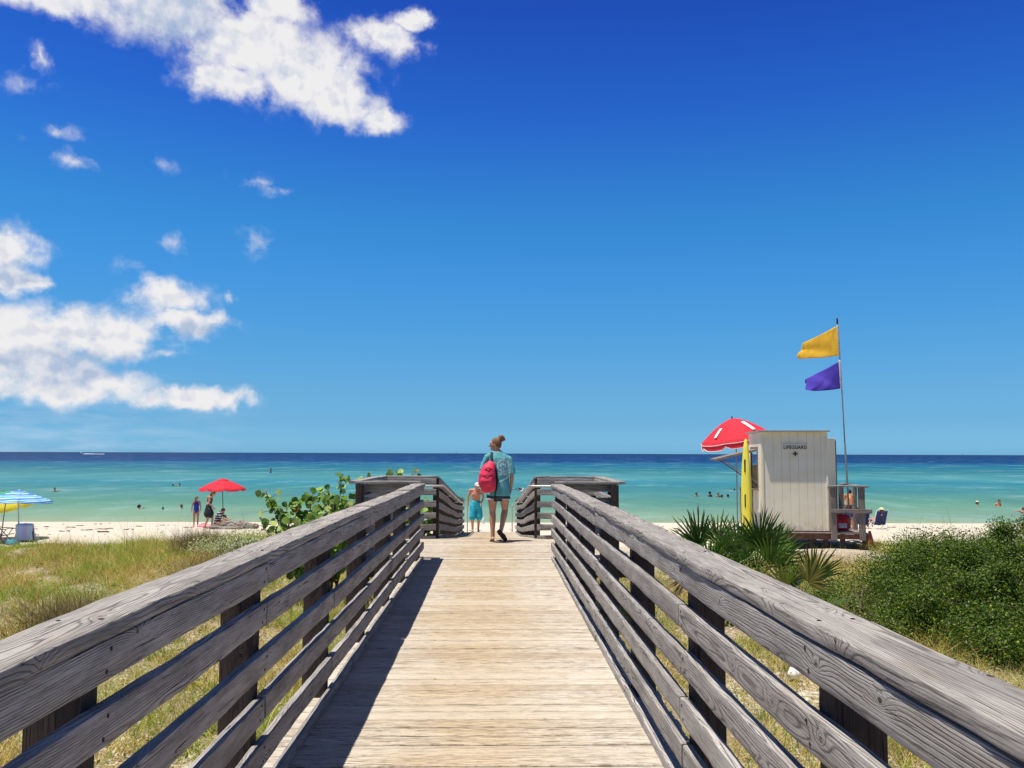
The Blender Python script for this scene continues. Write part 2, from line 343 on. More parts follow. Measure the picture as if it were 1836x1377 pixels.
def sandmat():
    m, g, b = newmat('beach_sand'); P = g.pos(); x, y, z = g.sep(P)[:3]
    n1 = g.noise(P, .35, 5); n2 = g.noise(P, 6, 5, .65); n3 = g.noise(P, 260, 2)
    c = g.mix(g.ss(n1, .3, .7), (.56, .495, .385), (.61, .55, .44))
    c = g.mix(g.m('MULTIPLY', g.ss(n2, .58, .72), .22), c, (.48, .41, .31))
    c = g.mix(g.m('MULTIPLY', n3, .2), c, (.42, .35, .26))
    dune = g.ss(g.m('ADD', y, g.m('MULTIPLY', n1, 4)), 27, 23)   # litter and dry roots in the dune sand
    lit = g.ss(g.m('ADD', g.noise(P, 14, 5, .7), g.m('MULTIPLY', g.noise(P, .8, 3), .35)), .50, .72)
    c = g.mix(g.m('MULTIPLY', g.m('MULTIPLY', dune, lit), .85), c, (.20, .145, .07))
    wet = g.ss(g.m('ADD', z, g.m('MULTIPLY', n1, .02)), -2.045, -2.10); c = g.mix(g.m('MULTIPLY', wet, .45), c, (.42, .36, .27))
    g.put(b.inputs['Base Color'], c); b.inputs['Roughness'].default_value = .95; b.inputs['Specular IOR Level'].default_value = .15
    bn = g.m('ADD', g.m('MULTIPLY', g.noise(P, 3.2, 4, .6), 1.), g.m('MULTIPLY', n3, .03))
    g.put(b.inputs['Normal'], g.bump(bn, .5, .12)); return m
M['sand'] = sandmat()

def watermat():
    m, g, b = newmat('sea_water'); P = g.pos(); x, y, z = g.sep(P)[:3]
    # sandbars and depth set the colour of the water, running parallel to the shore
    wob = g.noise(g.comb(g.m('MULTIPLY', x, .012), g.m('MULTIPLY', y, .02), 0), 1, 4, .6)
    wob2 = g.noise(g.comb(g.m('MULTIPLY', x, .05), g.m('MULTIPLY', y, .16), 4), 1, 4, .6)
    t = g.m('DIVIDE', g.m('LOGARITHM', g.m('MAXIMUM', g.m('DIVIDE', y, 44), 1), 10), 2.2)
    t = g.m('ADD', t, g.m('ADD', g.m('MULTIPLY', g.m('SUBTRACT', wob, .5), .05), g.m('MULTIPLY', g.m('SUBTRACT', wob2, .5), .04)))
    c = g.ramp(t, [(0, (0.2374, 0.2881, 0.1743)), (0.009, (0.1999, 0.2828, 0.1722)), (0.023, (0.1696, 0.2708, 0.1773)), (0.041, (0.1472, 0.2596, 0.1735)), (0.062, (0.097, 0.2262, 0.1549)), (0.085, (0.0788, 0.2079, 0.15)), (0.111, (0.0642, 0.196, 0.187)), (0.141, (0.0413, 0.1746, 0.1785)), (0.172, (0.0355, 0.1802, 0.2198)), (0.214, (0.0645, 0.219, 0.225)), (0.274, (0.0296, 0.1433, 0.1659)), (0.325, (0.0131, 0.1141, 0.1691)), (0.382, (0.014, 0.0922, 0.1734)), (0.431, (0.0016, 0.0288, 0.1137)), (0.599, (0.0006, 0.0186, 0.0952)), (1, (0.0001, 0.0109, 0.0559))])
    rp = g.noise(g.comb(g.m('MULTIPLY', x, .09), g.m('MULTIPLY', y, .05), 0), 1, 8, .80)
    c = g.mix(g.m('MULTIPLY', g.ss(rp, .50, .66), .55), c, g.mix(.45, c, (.01, .07, .14)))
    c = g.mix(g.m('MULTIPLY', g.ss(rp, .50, .36), .30), c, (.30, .46, .44))
    rq = g.noise(g.comb(g.m('MULTIPLY', x, .012), g.m('MULTIPLY', y, .06), 7), 1, 5, .7); c = g.mix(g.m('MULTIPLY', g.ss(rq, .50, .68), .30), c, g.mix(.5, c, (.01, .09, .16)))
    g.put(b.inputs['Base Color'], c); b.inputs['Roughness'].default_value = .4; b.inputs['Specular IOR Level'].default_value = .01
    n = g.m('ADD', g.noise(g.comb(g.m('MULTIPLY', x, .55), g.m('MULTIPLY', y, 1.7), 0), 1, 5, .6), g.m('MULTIPLY', g.noise(g.comb(g.m('MULTIPLY', x, .09), g.m('MULTIPLY', y, .30), 0), 1, 3), 3))
    g.put(b.inputs['Normal'], g.bump(n, .7, .12)); return m
M['sea'] = watermat()

def leafmat(name, trans=.35, rough=.55, spec=.25):
    m, g, b = newmat(name); c = g.attr('col')['Color']
    g.put(b.inputs['Base Color'], c); b.inputs['Roughness'].default_value = rough; b.inputs['Specular IOR Level'].default_value = spec
    tr = g.n('ShaderNodeBsdfTranslucent'); g.put(tr.inputs['Color'], g.mix(1., c, (1.0, 1.1, .5), 'MULTIPLY'))
    ms = g.n('ShaderNodeMixShader'); ms.inputs[0].default_value = trans
    t = m.node_tree; t.links.new(b.outputs[0], ms.inputs[1]); t.links.new(tr.outputs[0], ms.inputs[2])
    t.links.new(ms.outputs[0], t.nodes['Material Output'].inputs['Surface']); return m
M['grass'] = leafmat('grass_blades', .3, .7, .15)
M['leaf'] = leafmat('shrub_leaves', .3, .5, .3)
M['palm'] = leafmat('palmetto_leaves', .22, .55, .2)
M['bark'] = plain('twig_bark', (.14, .095, .065), .9, .3, 30, .3)

# ------------------------------------------------------------------ terrain
def fbm(x, y, s, o=3):
    return mnoise.fractal(Vector((x*s, y*s, 3.3)), 1, 2, o)
def gz(x, y):
    ys = [-60, 22, 26, 30, 37, 44.8, 52, 75, 140]; zs = [-1.05, -1.03, -1.08, -1.25, -1.76, -2.1, -2.5, -3.6, -5.0]
    z = float(np.interp(y, ys, zs))
    if y < 30: z += (.10*fbm(x, y, .22)+.05*fbm(x+9, y, .9))*min(1, (30-y)/6)
    elif y < 44: z += .02*fbm(x, y, .8, 2)*min(1, (44-y)/4)
    z += .32*math.exp(-(((x+5.6)/2.6)**2+((y-19)/3.0)**2))      # low mound left of the walk
    z -= .22*math.exp(-(((x+15)/5)**2+((y-26)/3.)**2))
    return z
def axis(pts):
    out = []
    for a, b, st in pts: out += list(np.arange(a, b, st))
    return out
xs = axis([(-6000, -1000, 1000), (-1000, -200, 100), (-200, -40, 10), (-40, -24, 1), (-24, 24, .3), (24, 40, 1), (40, 200, 10), (200, 1000, 100), (1000, 6001, 1000)])
ysg = axis([(-3000, -500, 500), (-500, -60, 40), (-60, -4, 4), (-4, 46, .3), (46, 76, 3), (76, 141, 13)])
V = [(x, y, gz(x, y)) for y in ysg for x in xs]; nx = len(xs)
Fq = [(j*nx+i, j*nx+i+1, (j+1)*nx+i+1, (j+1)*nx+i) for j in range(len(ysg)-1) for i in range(nx-1)]
tag(npmesh('sand', V, Fq, M['sand'], smooth=True), kind='structure', label='pale beach sand running from the dune to the water')
SEA = -2.1
wx = [-40000, -8000, -1500, -300, 300, 1500, 8000, 40000]; wy = [42, 60, 120, 400, 1500, 6000, 60000]
V = [(x, y, SEA) for y in wy for x in wx]; nx = len(wx)
Fq = [(j*nx+i, j*nx+i+1, (j+1)*nx+i+1, (j+1)*nx+i) for j in range(len(wy)-1) for i in range(nx-1)]
tag(npmesh('sea', V, Fq, M['sea']), kind='structure', label='calm turquoise sea darkening to navy at the horizon')

# ------------------------------------------------------------------ boards
def dz_(y):
    """height of the walking surface along the walk"""
    return float(np.interp(y, [-4, 15.0, 22.8, 28.6], [0, 0, -.72, -1.13]))
bseed = [0]
def board(name, a, b, wd, th, up, mat, parent, rnd=.0035, wear=.003, bow=.008, seg=.07, nails=None):
    """a weathered plank from a to b: local X runs along it, Z across its width, Y its thickness"""
    bseed[0] += 1; sd_ = bseed[0]*7.31
    a, b = Vector(a), Vector(b); d = b-a; L = d.length; x = d.normalized()
    z = Vector(up); z = (z-x*z.dot(x)).normalized(); y = z.cross(x)
    n = max(3, int(L/seg)); rg = random.Random(sd_)
    bw, bt = rg.uniform(-bow, bow), rg.uniform(-bow, bow)*.5
    prof = []
    hw, ht, r = wd/2, th/2, rnd
    for sy, sz, order in ((1, -1, 0), (1, 1, 1), (-1, 1, 2), (-1, -1, 3)):
        cy, cz = sy*(ht-r), sz*(hw-r)
        ang = {0: (-90, -45, 0), 1: (0, 45, 90), 2: (90, 135, 180), 3: (180, 225, 270)}[order]
        for t in ang: prof.append((cy+r*math.cos(R(t)), cz+r*math.sin(R(t)), 1))
        if order in (0, 2):      # points across the wide face
            for q in (-.5, 0, .5): prof.append((sy*ht, q*sy*(hw-r)*1.0, 0))
    # reorder wide-face points so they run the right way round
    k = len(prof); V = []
    for i in range(n+1):
        s = i/n; X = (s-.5)*L
        if i in (0, n): X += rg.uniform(-.003, .003)
        ow = bw*math.sin(math.pi*s)+.004*mnoise.noise(Vector((X*.9, sd_, 0))); ot = bt*math.sin(math.pi*s)+.003*mnoise.noise(Vector((X*1.1, sd_, 5)))
        es = .985 if i in (0, n) else 1
        for (py, pz, c) in prof:
            q = wear*mnoise.noise(Vector((X*5, py*40+sd_, pz*25)))*(1.3 if c else .35)
            q -= wear*.9*max(0, mnoise.noise(Vector((X*2.3+9, sd_, (1 if py > 0 else -1)+(3 if pz > 0 else 0)))))*(c)
            f = 1+q/max(ht, .02)
            V.append((X, py*es*(1+(f-1)*.8)+ot, pz*es*(1+q/hw)+ow))
    Fs = []
    for i in range(n):
        for j in range(k): Fs.append((i*k+j, (i+1)*k+j, (i+1)*k+(j+1) % k, i*k+(j+1) % k))
    Fs.append(tuple(range(k))); Fs.append(tuple(n*k+j for j in range(k))[::-1])
    nf0 = len(Fs)
    for (nx_, nz_, sy_) in (nails or []):        # nail heads standing a hair proud of the face
        i = min(n-1, max(0, int((nx_/L+.5)*n))); fc = [V[i*k+j] for j in range(k)]
        yy_ = (max(v[1] for v in fc) if sy_ > 0 else min(v[1] for v in fc)); zz_ = sum(v[2] for v in fc)/k; b_ = len(V)
        for rr_n, pr in ((.0065, -.002), (.0065, .0012), (.003, .0022)):
            V += [(nx_+rr_n*math.cos(R(60*q)), yy_+sy_*pr, zz_+nz_+rr_n*math.sin(R(60*q))) for q in range(6)]
        for lv in (0, 1):
            for q in range(6):
                f_ = (b_+lv*6+q, b_+lv*6+(q+1) % 6, b_+lv*6+6+(q+1) % 6, b_+lv*6+6+q); Fs.append(f_ if sy_ < 0 else f_[::-1])
        Fs.append(tuple(b_+12+q for q in range(6)) if sy_ < 0 else tuple(b_+12+q for q in range(6))[::-1])
    me = bpy.data.meshes.new(name); me.from_pydata(V, [], Fs)
    o = finish(name, me, [mat, M['nail']] if nails else mat, parent, True)
    if nails: me.polygons.foreach_set('material_index', [0]*nf0+[1]*(len(Fs)-nf0))
    try: me.set_sharp_from_angle(angle=R(40))
    except Exception: pass
    o.matrix_world = Matrix.Translation((a+b)/2) @ Matrix((x, y, z)).transposed().to_4x4()
    return o

# the walking surfaces
walk = empty('boardwalk', (0, 4, 0), label='weathered plank boardwalk leading over the dune to the beach', cat='boardwalk')
def planks(name, y0, y1, x0, x1, parent, pitch=.142, gapc=.007):
    vs, fs, cs = [], [], []; y = y0
    while y < y1-.05:
        rn = random.random(); wdt = pitch*random.uniform(.97, 1.03); gp = gapc*random.choice((.7, .9, 1.1, 1.4, 1.9, 2.8))
        e = min(y+wdt-gp, y1); z0, z1 = dz_(y)+random.uniform(-.0025, .0025), dz_(e)+random.uniform(-.0025, .0025); t = .036; c = .004
        xa, xb = x0+random.uniform(-.012, .012), x1+random.uniform(-.012, .012)
        nseg = 14; base = len(vs)
        for i in range(nseg+1):
            X = xa+(xb-xa)*i/nseg; j1 = random.uniform(-.0012, .0012); j2 = random.uniform(-.0012, .0012); h = random.uniform(-.0006, .0006)
            vs += [(X, y+j1, z0-t), (X, y+j1, z0-c), (X, y+c+j1, z0+h), (X, (y+e)/2, (z0+z1)/2-.001), (X, e-c+j2, z1+h), (X, e+j2, z1-c), (X, e+j2, z1-t)]
            cs += [(rn, rn, rn)]*7
        for i in range(nseg):
            for j in range(7):
                a = base+i*7+j; b_ = base+i*7+(j+1) % 7; fs.append((a, b_, b_+7, a+7)[::-1])
        fs_end = [tuple(base+j for j in (0, 1, 5, 6)), tuple(base+j for j in (1, 2, 4, 5)), tuple(base+nseg*7+j for j in (0, 1, 5, 6))[::-1], tuple(base+nseg*7+j for j in (1, 2, 4, 5))[::-1]]
        fs += fs_end; y += wdt
    o = npmesh(name, np.array(vs), np.array(fs), M['deck'], parent, np.array(cs))
    o.matrix_parent_inverse = parent.matrix_basis.inverted(); return o
def keep(o, parent):
    o.parent = parent; o.matrix_parent_inverse = parent.matrix_basis.inverted(); return o
bpy.context.view_layer.update()
planks('deck', -2.5, 12.06, -1.17, 1.01, walk)
planks('landing', 12.063, 14.98, -2.05, 1.95, walk)
planks('ramp', 14.99, 28.6, -1.08, .82, walk)
def fboard(name, a, b, wd, th, up, mat, parent, **kw):
    o = board(name, a, b, wd, th, up, mat, None, **kw); mw = o.matrix_world.copy(); keep(o, parent); return o
for (y0, y1, xx) in ((-2.4, 12.0, -1.1), (-2.4, 12.0, -.1), (-2.4, 12.0, .93), (15.05, 28.5, -1.0), (15.05, 28.5, .74), (15.05, 28.5, -.13)):
    yy = [y0]+[v for v in (15.0, 22.8) if y0 < v < y1]+[y1]
    for a_, b_ in zip(yy[:-1], yy[1:]): fboard('beam', (xx, a_, dz_(a_)-.155), (xx, b_, dz_(b_)-.155), .22, .045, (0, 0, 1), M['post'], walk, seg=.5)
for yy in (12.12, 14.9): fboard('beam', (-2.0, yy, dz_(yy)-.155), (1.9, yy, dz_(yy)-.155), .22, .045, (0, 0, 1), M['post'], walk, seg=.5)

# ------------------------------------------------------------------ railings
TOPS = [.868, .668, .478, .280, .088]; BW = .098
def zoff(i, y=0): return random.uniform(-.006, .006)
def rail_side(root, xin, sgn, ys, ystag, posts, top=1.04, far=False):
    """xin: inner face of the boards; sgn: +1 when outward is +x"""
    th = .04
    for lv in range(-1, len(TOPS)):
        joints = ystag if lv in (1, 3) and not far else ys
        zt = (top-.042) if lv < 0 else TOPS[lv]*(top/1.05)-.04
        for a, b in zip(joints[:-1], joints[1:]):
            za, zb = zoff(0), zoff(0); jx = random.uniform(-.004, .004)
            hgt = BW if lv >= 0 else .10
            fboard('rail_board', (xin+sgn*th/2+jx, a+.004, dz_(a)+zt-hgt/2+za), (xin+sgn*th/2+jx, b-.004, dz_(b)+zt-hgt/2+zb), hgt, th, (0, 0, 1), M['rail'], root, bow=.006, wear=.0025,
                   nails=[(y_+.045-(a+b)/2+dx_, dzn, -sgn*-1 if False else (1 if sgn > 0 else -1)) for y_ in posts+[q-.10 for q in (a, b)] if a+.05 < y_ < b-.06 and y_ < 7.5 for (dx_, dzn) in ((.012, hgt*.26), (-.01, -hgt*.26))])
    for a, b in zip(ys[:-1], ys[1:]):
        cx = xin+sgn*.075; jx = random.uniform(-.006, .006)
        fboard('cap_rail', (cx+jx, a+.004, dz_(a)+top-.02+zoff(0)), (cx+jx+random.uniform(-.006, .006), b-.004, dz_(b)+top-.02+zoff(0)), .168, .042, (1, 0, 0), M['cap'], root, rnd=.007, wear=.003, bow=.005,
               nails=[(y_+.045-(a+b)/2+dx_, dzn, 1) for y_ in posts if a < y_ < b and y_ < 7.5 for (dx_, dzn) in ((.01, .045), (-.012, -.05))])
    for y in posts:
        xa = xin+sgn*(th+.004+.07)
        z0 = gz(xa, y)-.25; z1 = dz_(y)+top-.045
        fboard('post', (xa, y+.045, z0), (xa, y+.045, z1), .14, .09, (1, 0, 0), M['post'], root, seg=.2, bow=.002)
YJ = [-1.6, .66, 3.74, 6.82, 9.88, 12.02]; YS = [-1.6, 2.2, 5.3, 8.42, 12.02]
PO = [-.9, .62, 2.17, 3.70, 5.28, 6.80, 8.38, 9.86, 11.80]
rl = empty('railing', (-1.05, 4, -1), label='long shaded wooden railing left of the main deck', cat='railing', group='wooden railings of the boardwalk')
rr_ = empty('railing', (.9, 4, -1), label='long sunlit wooden railing right of the main deck', cat='railing', group='wooden railings of the boardwalk')
bpy.context.view_layer.update()
rail_side(rl, -.96, -1, YJ, YS, PO)
rail_side(rr_, .80, 1, YJ, [-1.6, 2.15, 3.72, 6.82, 9.88, 12.02], PO)
# landing railings: near side and far side of each wing, plus the outer side
def rail_path(root, pts, inward, posts, top=1.07, boards=True, capw=.15, levels=None, zfun=None):
    """straight runs between pts (x, y); inward = unit vector pointing into the walk"""
    for (a, b, iw) in zip(pts[:-1], pts[1:], inward):
        iw = Vector((iw[0], iw[1], 0)); A = Vector((a[0], a[1], 0)); B = Vector((b[0], b[1], 0))
        za, zb = dz_(a[1]), dz_(b[1])
        for zt in (levels or [top-.042]+[t*(top/1.05)-.04 for t in TOPS]):
            hg = .105; o = iw*.02
            fboard('rail_board', (A.x+o.x, A.y+o.y, za+zt-hg/2), (B.x+o.x, B.y+o.y, zb+zt-hg/2+zoff(0)), hg, .038, (0, 0, 1), M['rail'], root, seg=.15)
        o = -iw*.05; dd = (B-A).normalized()*.02
        fboard('cap_rail', (A.x+o.x-dd.x, A.y+o.y-dd.y, za+top-.02), (B.x+o.x+dd.x, B.y+o.y+dd.y, zb+top-.02), capw, .04, (iw.x, iw.y, 0), M['cap'], root, seg=.15)
    for (x, y) in posts:
        fboard('post', (x, y, gz(x, y)-.2), (x, y, dz_(y)+top-.045), .10, .12, (1, 0, 0), M['post'], root, seg=.25, bow=.002)
ll = empty('railing', (-2, 14, -1), label='wooden railing boxing in the left wing of the landing', cat='railing', group='wooden railings of the boardwalk')
lr = empty('railing', (1.9, 14, -1), label='wooden railing boxing in the right wing of the landing', cat='railing', group='wooden railings of the boardwalk')
bpy.context.view_layer.update()
LV = [1.058, .80, .57]
rail_path(ll, [(-1.03, 12.12), (-1.90, 12.12), (-1.86, 14.92), (-.99, 14.92)], [(0, 1), (1, 0), (0, -1)], [(-1.86, 12.03), (-1.97, 13.5), (-1.83, 15.02), (-1.00, 15.02)])
rail_path(lr, [(.88, 12.12), (1.73, 12.12), (1.77, 14.92), (.75, 14.92)], [(0, 1), (-1, 0), (0, -1)], [(1.69, 12.03), (1.84, 13.5), (1.73, 15.02), (.76, 15.02)])
# ramp railings
pl = empty('railing', (-1, 22, -1), label='wooden railing down the left side of the beach ramp', cat='railing', group='wooden railings of the boardwalk')
pr = empty('railing', (.8, 22, -1), label='wooden railing down the right side of the beach ramp', cat='railing', group='wooden railings of the boardwalk')
bpy.context.view_layer.update()
for root, xi, sg in ((pl, -.96, -1), (pr, .71, 1)):
    ysr = [15.08, 19.2, 22.8, 25.7, 28.45]
    for a, b in zip(ysr[:-1], ysr[1:]):
        for zt in [1.02]+[t-.04 for t in TOPS]:
            fboard('rail_board', (xi+sg*.02, a+.005, dz_(a)+zt-.055+zoff(0)), (xi+sg*.02, b-.005, dz_(b)+zt-.055+zoff(0)), .11, .038, (0, 0, 1), M['rail'], root, seg=.2, bow=.02)
        fboard('cap_rail', (xi+sg*.06, a, dz_(a)+1.04), (xi+sg*.06, b, dz_(b)+1.04), .14, .04, (1, 0, 0), M['cap'], root, seg=.2)
    for y in (17.5, 19.2, 21, 22.8, 24.3, 25.8, 27.2, 28.35):
        fboard('post', (xi+sg*.10, y, gz(xi, y)-.2), (xi+sg*.10, y, dz_(y)+(1.0 if y < 28 else 1.12)), .10, .11, (1, 0, 0), M['post'], root, seg=.3, bow=.002)
M['pipe'] = plain('galvanised_pipe', (.55, .52, .47), .45, .15, 20, .1, .5, .35)
for sg, xi, lab in ((1, -.96, 'galvanised handrail pipe along the left ramp railing'), (-1, .71, 'galvanised handrail pipe along the right ramp railing')):
    mb = MB(); X = xi+sg*.09; xo_ = xi-sg*.85
    mb.tube([(xo_, 14.80, .90), (X-sg*.06, 14.80, .90), (X, 14.86, .90), (X, 15.1, .89), (X, 19.2, dz_(19.2)+.90), (X, 22.8, dz_(22.8)+.90), (X, 28.5, dz_(28.5)+.90), (X, 28.8, dz_(28.5)+.84), (X, 28.82, dz_(28.5)+.6), (X, 28.82, gz(X, 28.8)-.1)], .02, 8)
    o = mb.build('handrail', M['pipe'], smooth=True); tag(o, lab, 'handrail', 'handrail pipes of the ramp')
    for y in (17.5, 21, 24.5, 27.5):
        bm_ = MB(); bm_.tube([(X, y, dz_(y)+.89), (X, y, dz_(y)+.83), (xi, y, dz_(y)+.82)], .008, 6); bm_.build('bracket', M['pipe'], o)

# ------------------------------------------------------------------ vegetation helpers
def blades(P, H, W, lean, az, bend, C, segs=3):
    """ribbons: base P (n,3), height H, width W, lean, azimuth az, bend"""
    n = len(P); dirx = np.stack([np.cos(az), np.sin(az), 0*az], 1); side = np.stack([-np.sin(az), np.cos(az), 0*az], 1)
    rt = rng.uniform(0, np.pi, n); side = side*np.cos(rt)[:, None]+dirx*np.sin(rt)[:, None]
    V = np.zeros((n, segs+1, 2, 3)); 
    for i in range(segs+1):
        s = i/segs; out = H*(lean*s+bend*s*s); z = H*(s-.35*bend*s*s)
        c = P+dirx*out[:, None]; c[:, 2] += z
        wv = W*(1-s)**.7*.5+.0004
        V[:, i, 0] = c-side*wv[:, None]; V[:, i, 1] = c+side*wv[:, None]
    k = 2*(segs+1); base = np.arange(n)[:, None]*k
    Fs = np.concatenate([np.stack([base[:, 0]+2*i, base[:, 0]+2*i+1, base[:, 0]+2*i+3, base[:, 0]+2*i+2], 1) for i in range(segs)])
    return V.reshape(-1, 3), Fs, np.repeat(C, k, 0)
def leaves(P, Nrm, L, W, C, roll=None):
    """diamond-ish leaves folded a little: centre P, facing normal"""
    n = len(P); Nn = Nrm/np.linalg.norm(Nrm, axis=1)[:, None]
    r = rng.normal(size=(n, 3)); t = np.cross(Nn, r); t /= np.linalg.norm(t, axis=1)[:, None]; b = np.cross(Nn, t)
    L = np.broadcast_to(L, n)[:, None]; W = np.broadcast_to(W, n)[:, None]
    V = np.stack([P-t*L*.5, P-b*W*.5+Nn*W*.15+t*L*.05, P+t*L*.5, P+b*W*.5+Nn*W*.15+t*L*.05], 1)
    Fs = np.arange(n*4).reshape(n, 4); return V.reshape(-1, 3), Fs, np.repeat(C, 4, 0)
def merge(parts):
    Vs, Fs, Cs, b = [], [], [], 0
    for v, f, c in parts: Vs.append(v); Fs.append(f+b); Cs.append(c); b += len(v)
    return np.concatenate(Vs), np.concatenate(Fs), np.concatenate(Cs)
gzv = np.vectorize(gz)
def pick(n, cols, wts):
    i = rng.choice(len(cols), n, p=np.array(wts)/sum(wts)); c = np.array(cols)[i]
    return c*rng.uniform(.75, 1.25, (n, 1))
def nz(x, y, s, o=0): return np.array([mnoise.fractal(Vector((a*s+o, b*s, o)), 1, 2, 3) for a, b in zip(x, y)])

GREEN = [(.24, .34, .030), (.13, .23, .022), (.34, .42, .05)]; STRAW = [(.60, .46, .14), (.42, .30, .08), (.66, .54, .22), (.27, .16, .055)]
def grass_area(name, label, n, xr, yr, keepf, hs=(.12, .36), reeds=40):
    x = rng.uniform(*xr, n); y = yr[0]+(yr[1]-yr[0])*rng.uniform(0, 1, n)**.9
    dn = nz(x, y, .55, 2)+.5*nz(x, y, 1.9, 5)
    k = keepf(x, y) & (dn > rng.uniform(-.80, -.16, n)); x, y = x[k], y[k]; dn = dn[k]; n = len(x)
    gr = nz(x, y, .45, 8)
    nb = 15; X = np.repeat(x, nb)+rng.normal(0, .065, n*nb); Y = np.repeat(y, nb)+rng.normal(0, .065, n*nb)
    Z = np.repeat(gzv(x, y), nb)-.01
    hh = np.repeat(rng.uniform(*hs, n)*(1+1.1*np.clip(nz(x, y, .9, 12), -.6, .9))*(1+.35*np.clip((10-y)/5, 0, 1)), nb)*rng.uniform(.45, 1.15, n*nb)
    az = rng.uniform(0, 2*np.pi, n*nb)
    isg = rng.uniform(0, 1, n) < np.clip(.54+gr*1.7, .06, .96)
    cg = pick(n, GREEN, [4, 3, 3]); cs = pick(n, STRAW, [4, 3, 3, 2])
    C = np.where(isg[:, None], cg, cs); C = np.repeat(C, nb, 0)*rng.uniform(.75, 1.3, (n*nb, 1))
    mixs = rng.uniform(0, 1, n*nb) < .22; C[mixs] = pick(mixs.sum(), STRAW, [4, 3, 3, 1])
    parts = [blades(np.stack([X, Y, Z], 1), hh, rng.uniform(.004, .008, n*nb), rng.uniform(.05, .85, n*nb), az, rng.uniform(.0, .9, n*nb), C, 2)]
    # low leafy creepers
    m = n*5; xi = rng.choice(n, m); lx = x[xi]+rng.normal(0, .13, m); ly = y[xi]+rng.normal(0, .13, m)
    lz = gzv(lx, ly)+rng.uniform(.01, .16, m)*rng.uniform(.2, 1, m)
    lc = pick(m, [(.13, .17, .04), (.23, .25, .07), (.30, .30, .11), (.33, .24, .10)], [3, 3, 2, 2])
    parts.append(leaves(np.stack([lx, ly, lz], 1), rng.normal(size=(m, 3))*.6+np.array([0, -.2, 1]), rng.uniform(.02, .06, m), rng.uniform(.012, .03, m), lc))
    # stray seed stalks
    q = rng.choice(n, reeds); rp = np.stack([x[q], y[q], gzv(x[q], y[q])], 1)
    parts.append(blades(rp, rng.uniform(.45, .85, reeds), np.full(reeds, .006), rng.uniform(.0, .35, reeds), rng.uniform(0, 6.28, reeds), rng.uniform(0, .5, reeds), pick(reeds, STRAW, [1, 1, 1, 1]), 4))
    V, Fs, C = merge(parts)
    return tag(npmesh(name, V, Fs, M['grass'], None, C), label, 'grass', kind='stuff')
def leftk(x, y):
    edge = 25.2+.9*np.sin(x*.7)+.8*np.sin(x*.23+1)
    return (x < -1.15) & (y < edge) & (np.abs(x) < y*.78+4)
def rightk(x, y):
    edge = np.where(x < 6.0, 19, np.where(x < 9.6, 20.3, 23.2))+.7*np.sin(x*1.3)
    hutpath = (x > 5.5) & (x < 9.6) & (y > 20.3)
    return (x > 1.0) & (y < edge) & ~hutpath & (x < y*.70+4)
grass_area('dune_grass', 'patchy green and straw dune grass left of the boardwalk', 27000, (-22, -1.1), (3, 26.5), leftk, reeds=90)
def stalks(label, n, fx, fy, hr):
    X = rng.uniform(*fx, n); Y = rng.uniform(*fy, n); P = np.stack([X, Y, gzv(X, Y)], 1)
    v = blades(P, rng.uniform(*hr, n), np.full(n, .009), rng.uniform(.0, .22, n), rng.uniform(0, 6.28, n), rng.uniform(0, .3, n), pick(n, [(.16, .13, .07), (.30, .25, .12)], [1, 1]), 5)
    tag(npmesh('grass_stalks', v[0], v[1], M['grass'], None, v[2]), label, 'grass', kind='stuff')
stalks('thin tall seed stalks rising behind the big bush', 34, (7.0, 10.5), (14.6, 16.2), (1.0, 1.75))
stalks('thin seed stalks sticking up at the dune edge on the left', 40, (-9, -4.5), (18, 23.5), (.6, 1.15))
grass_area('dune_grass', 'mixed green and dry grass right of the boardwalk', 17000, (.95, 20), (3, 24), rightk, reeds=110)

def crown(blobs, n, L, cols, wts, shell=.28, up=.25, zmin=None, jag=.18):
    vol = np.array([b[3]*b[4]*b[5] for b in blobs]); vol = vol**.67; idx = rng.choice(len(blobs), n, p=vol/vol.sum())
    B = np.array(blobs)[idx]; d = rng.normal(size=(n, 3)); d /= np.linalg.norm(d, axis=1)[:, None]
    rr = 1-shell*rng.uniform(0, 1, n)**.8*1.6+jag*np.clip(rng.normal(0, .45, n), -1, 1)
    P = B[:, :3]+d*B[:, 3:6]*rr[:, None]
    # clump the foliage
    cl = np.array([mnoise.noise(Vector(p*3.1)) for p in P]); P += d*(cl*.09)[:, None]
    if zmin is not None:
        g0 = gzv(P[:, 0], P[:, 1]); k = P[:, 2] > g0; P = P[k]; d = d[k]; cl = cl[k]
    keepm = cl > rng.uniform(-.9, -.3, len(P)); P = P[keepm]; d = d[keepm]; m = len(P)
    C = pick(m, cols, wts); Nn = d*.8+rng.normal(size=(m, 3))*.7+np.array([0, 0, up])
    return leaves(P, Nn, rng.uniform(.7, 1.3, m)*L, rng.uniform(.35, .6, m)*L, C)
def twigs(base, blobs, n, r=.006):
    mb = MB()
    for i in range(n):
        b = random.choice(blobs); d = Vector(rng.normal(size=3)).normalized(); e = Vector(b[:3])+Vector((d.x*b[3], d.y*b[4], abs(d.z)*b[5]))*.9
        s = Vector(base)+Vector((random.uniform(-.3, .3), random.uniform(-.3, .3), 0)); s.z = gz(s.x, s.y)-.02
        mmid = s.lerp(e, .5)+Vector(rng.normal(size=3))*.1
        mb.tube([s, mmid, e], [r*2.2, r*1.5, r*.6], 5, caps=False)
    return mb
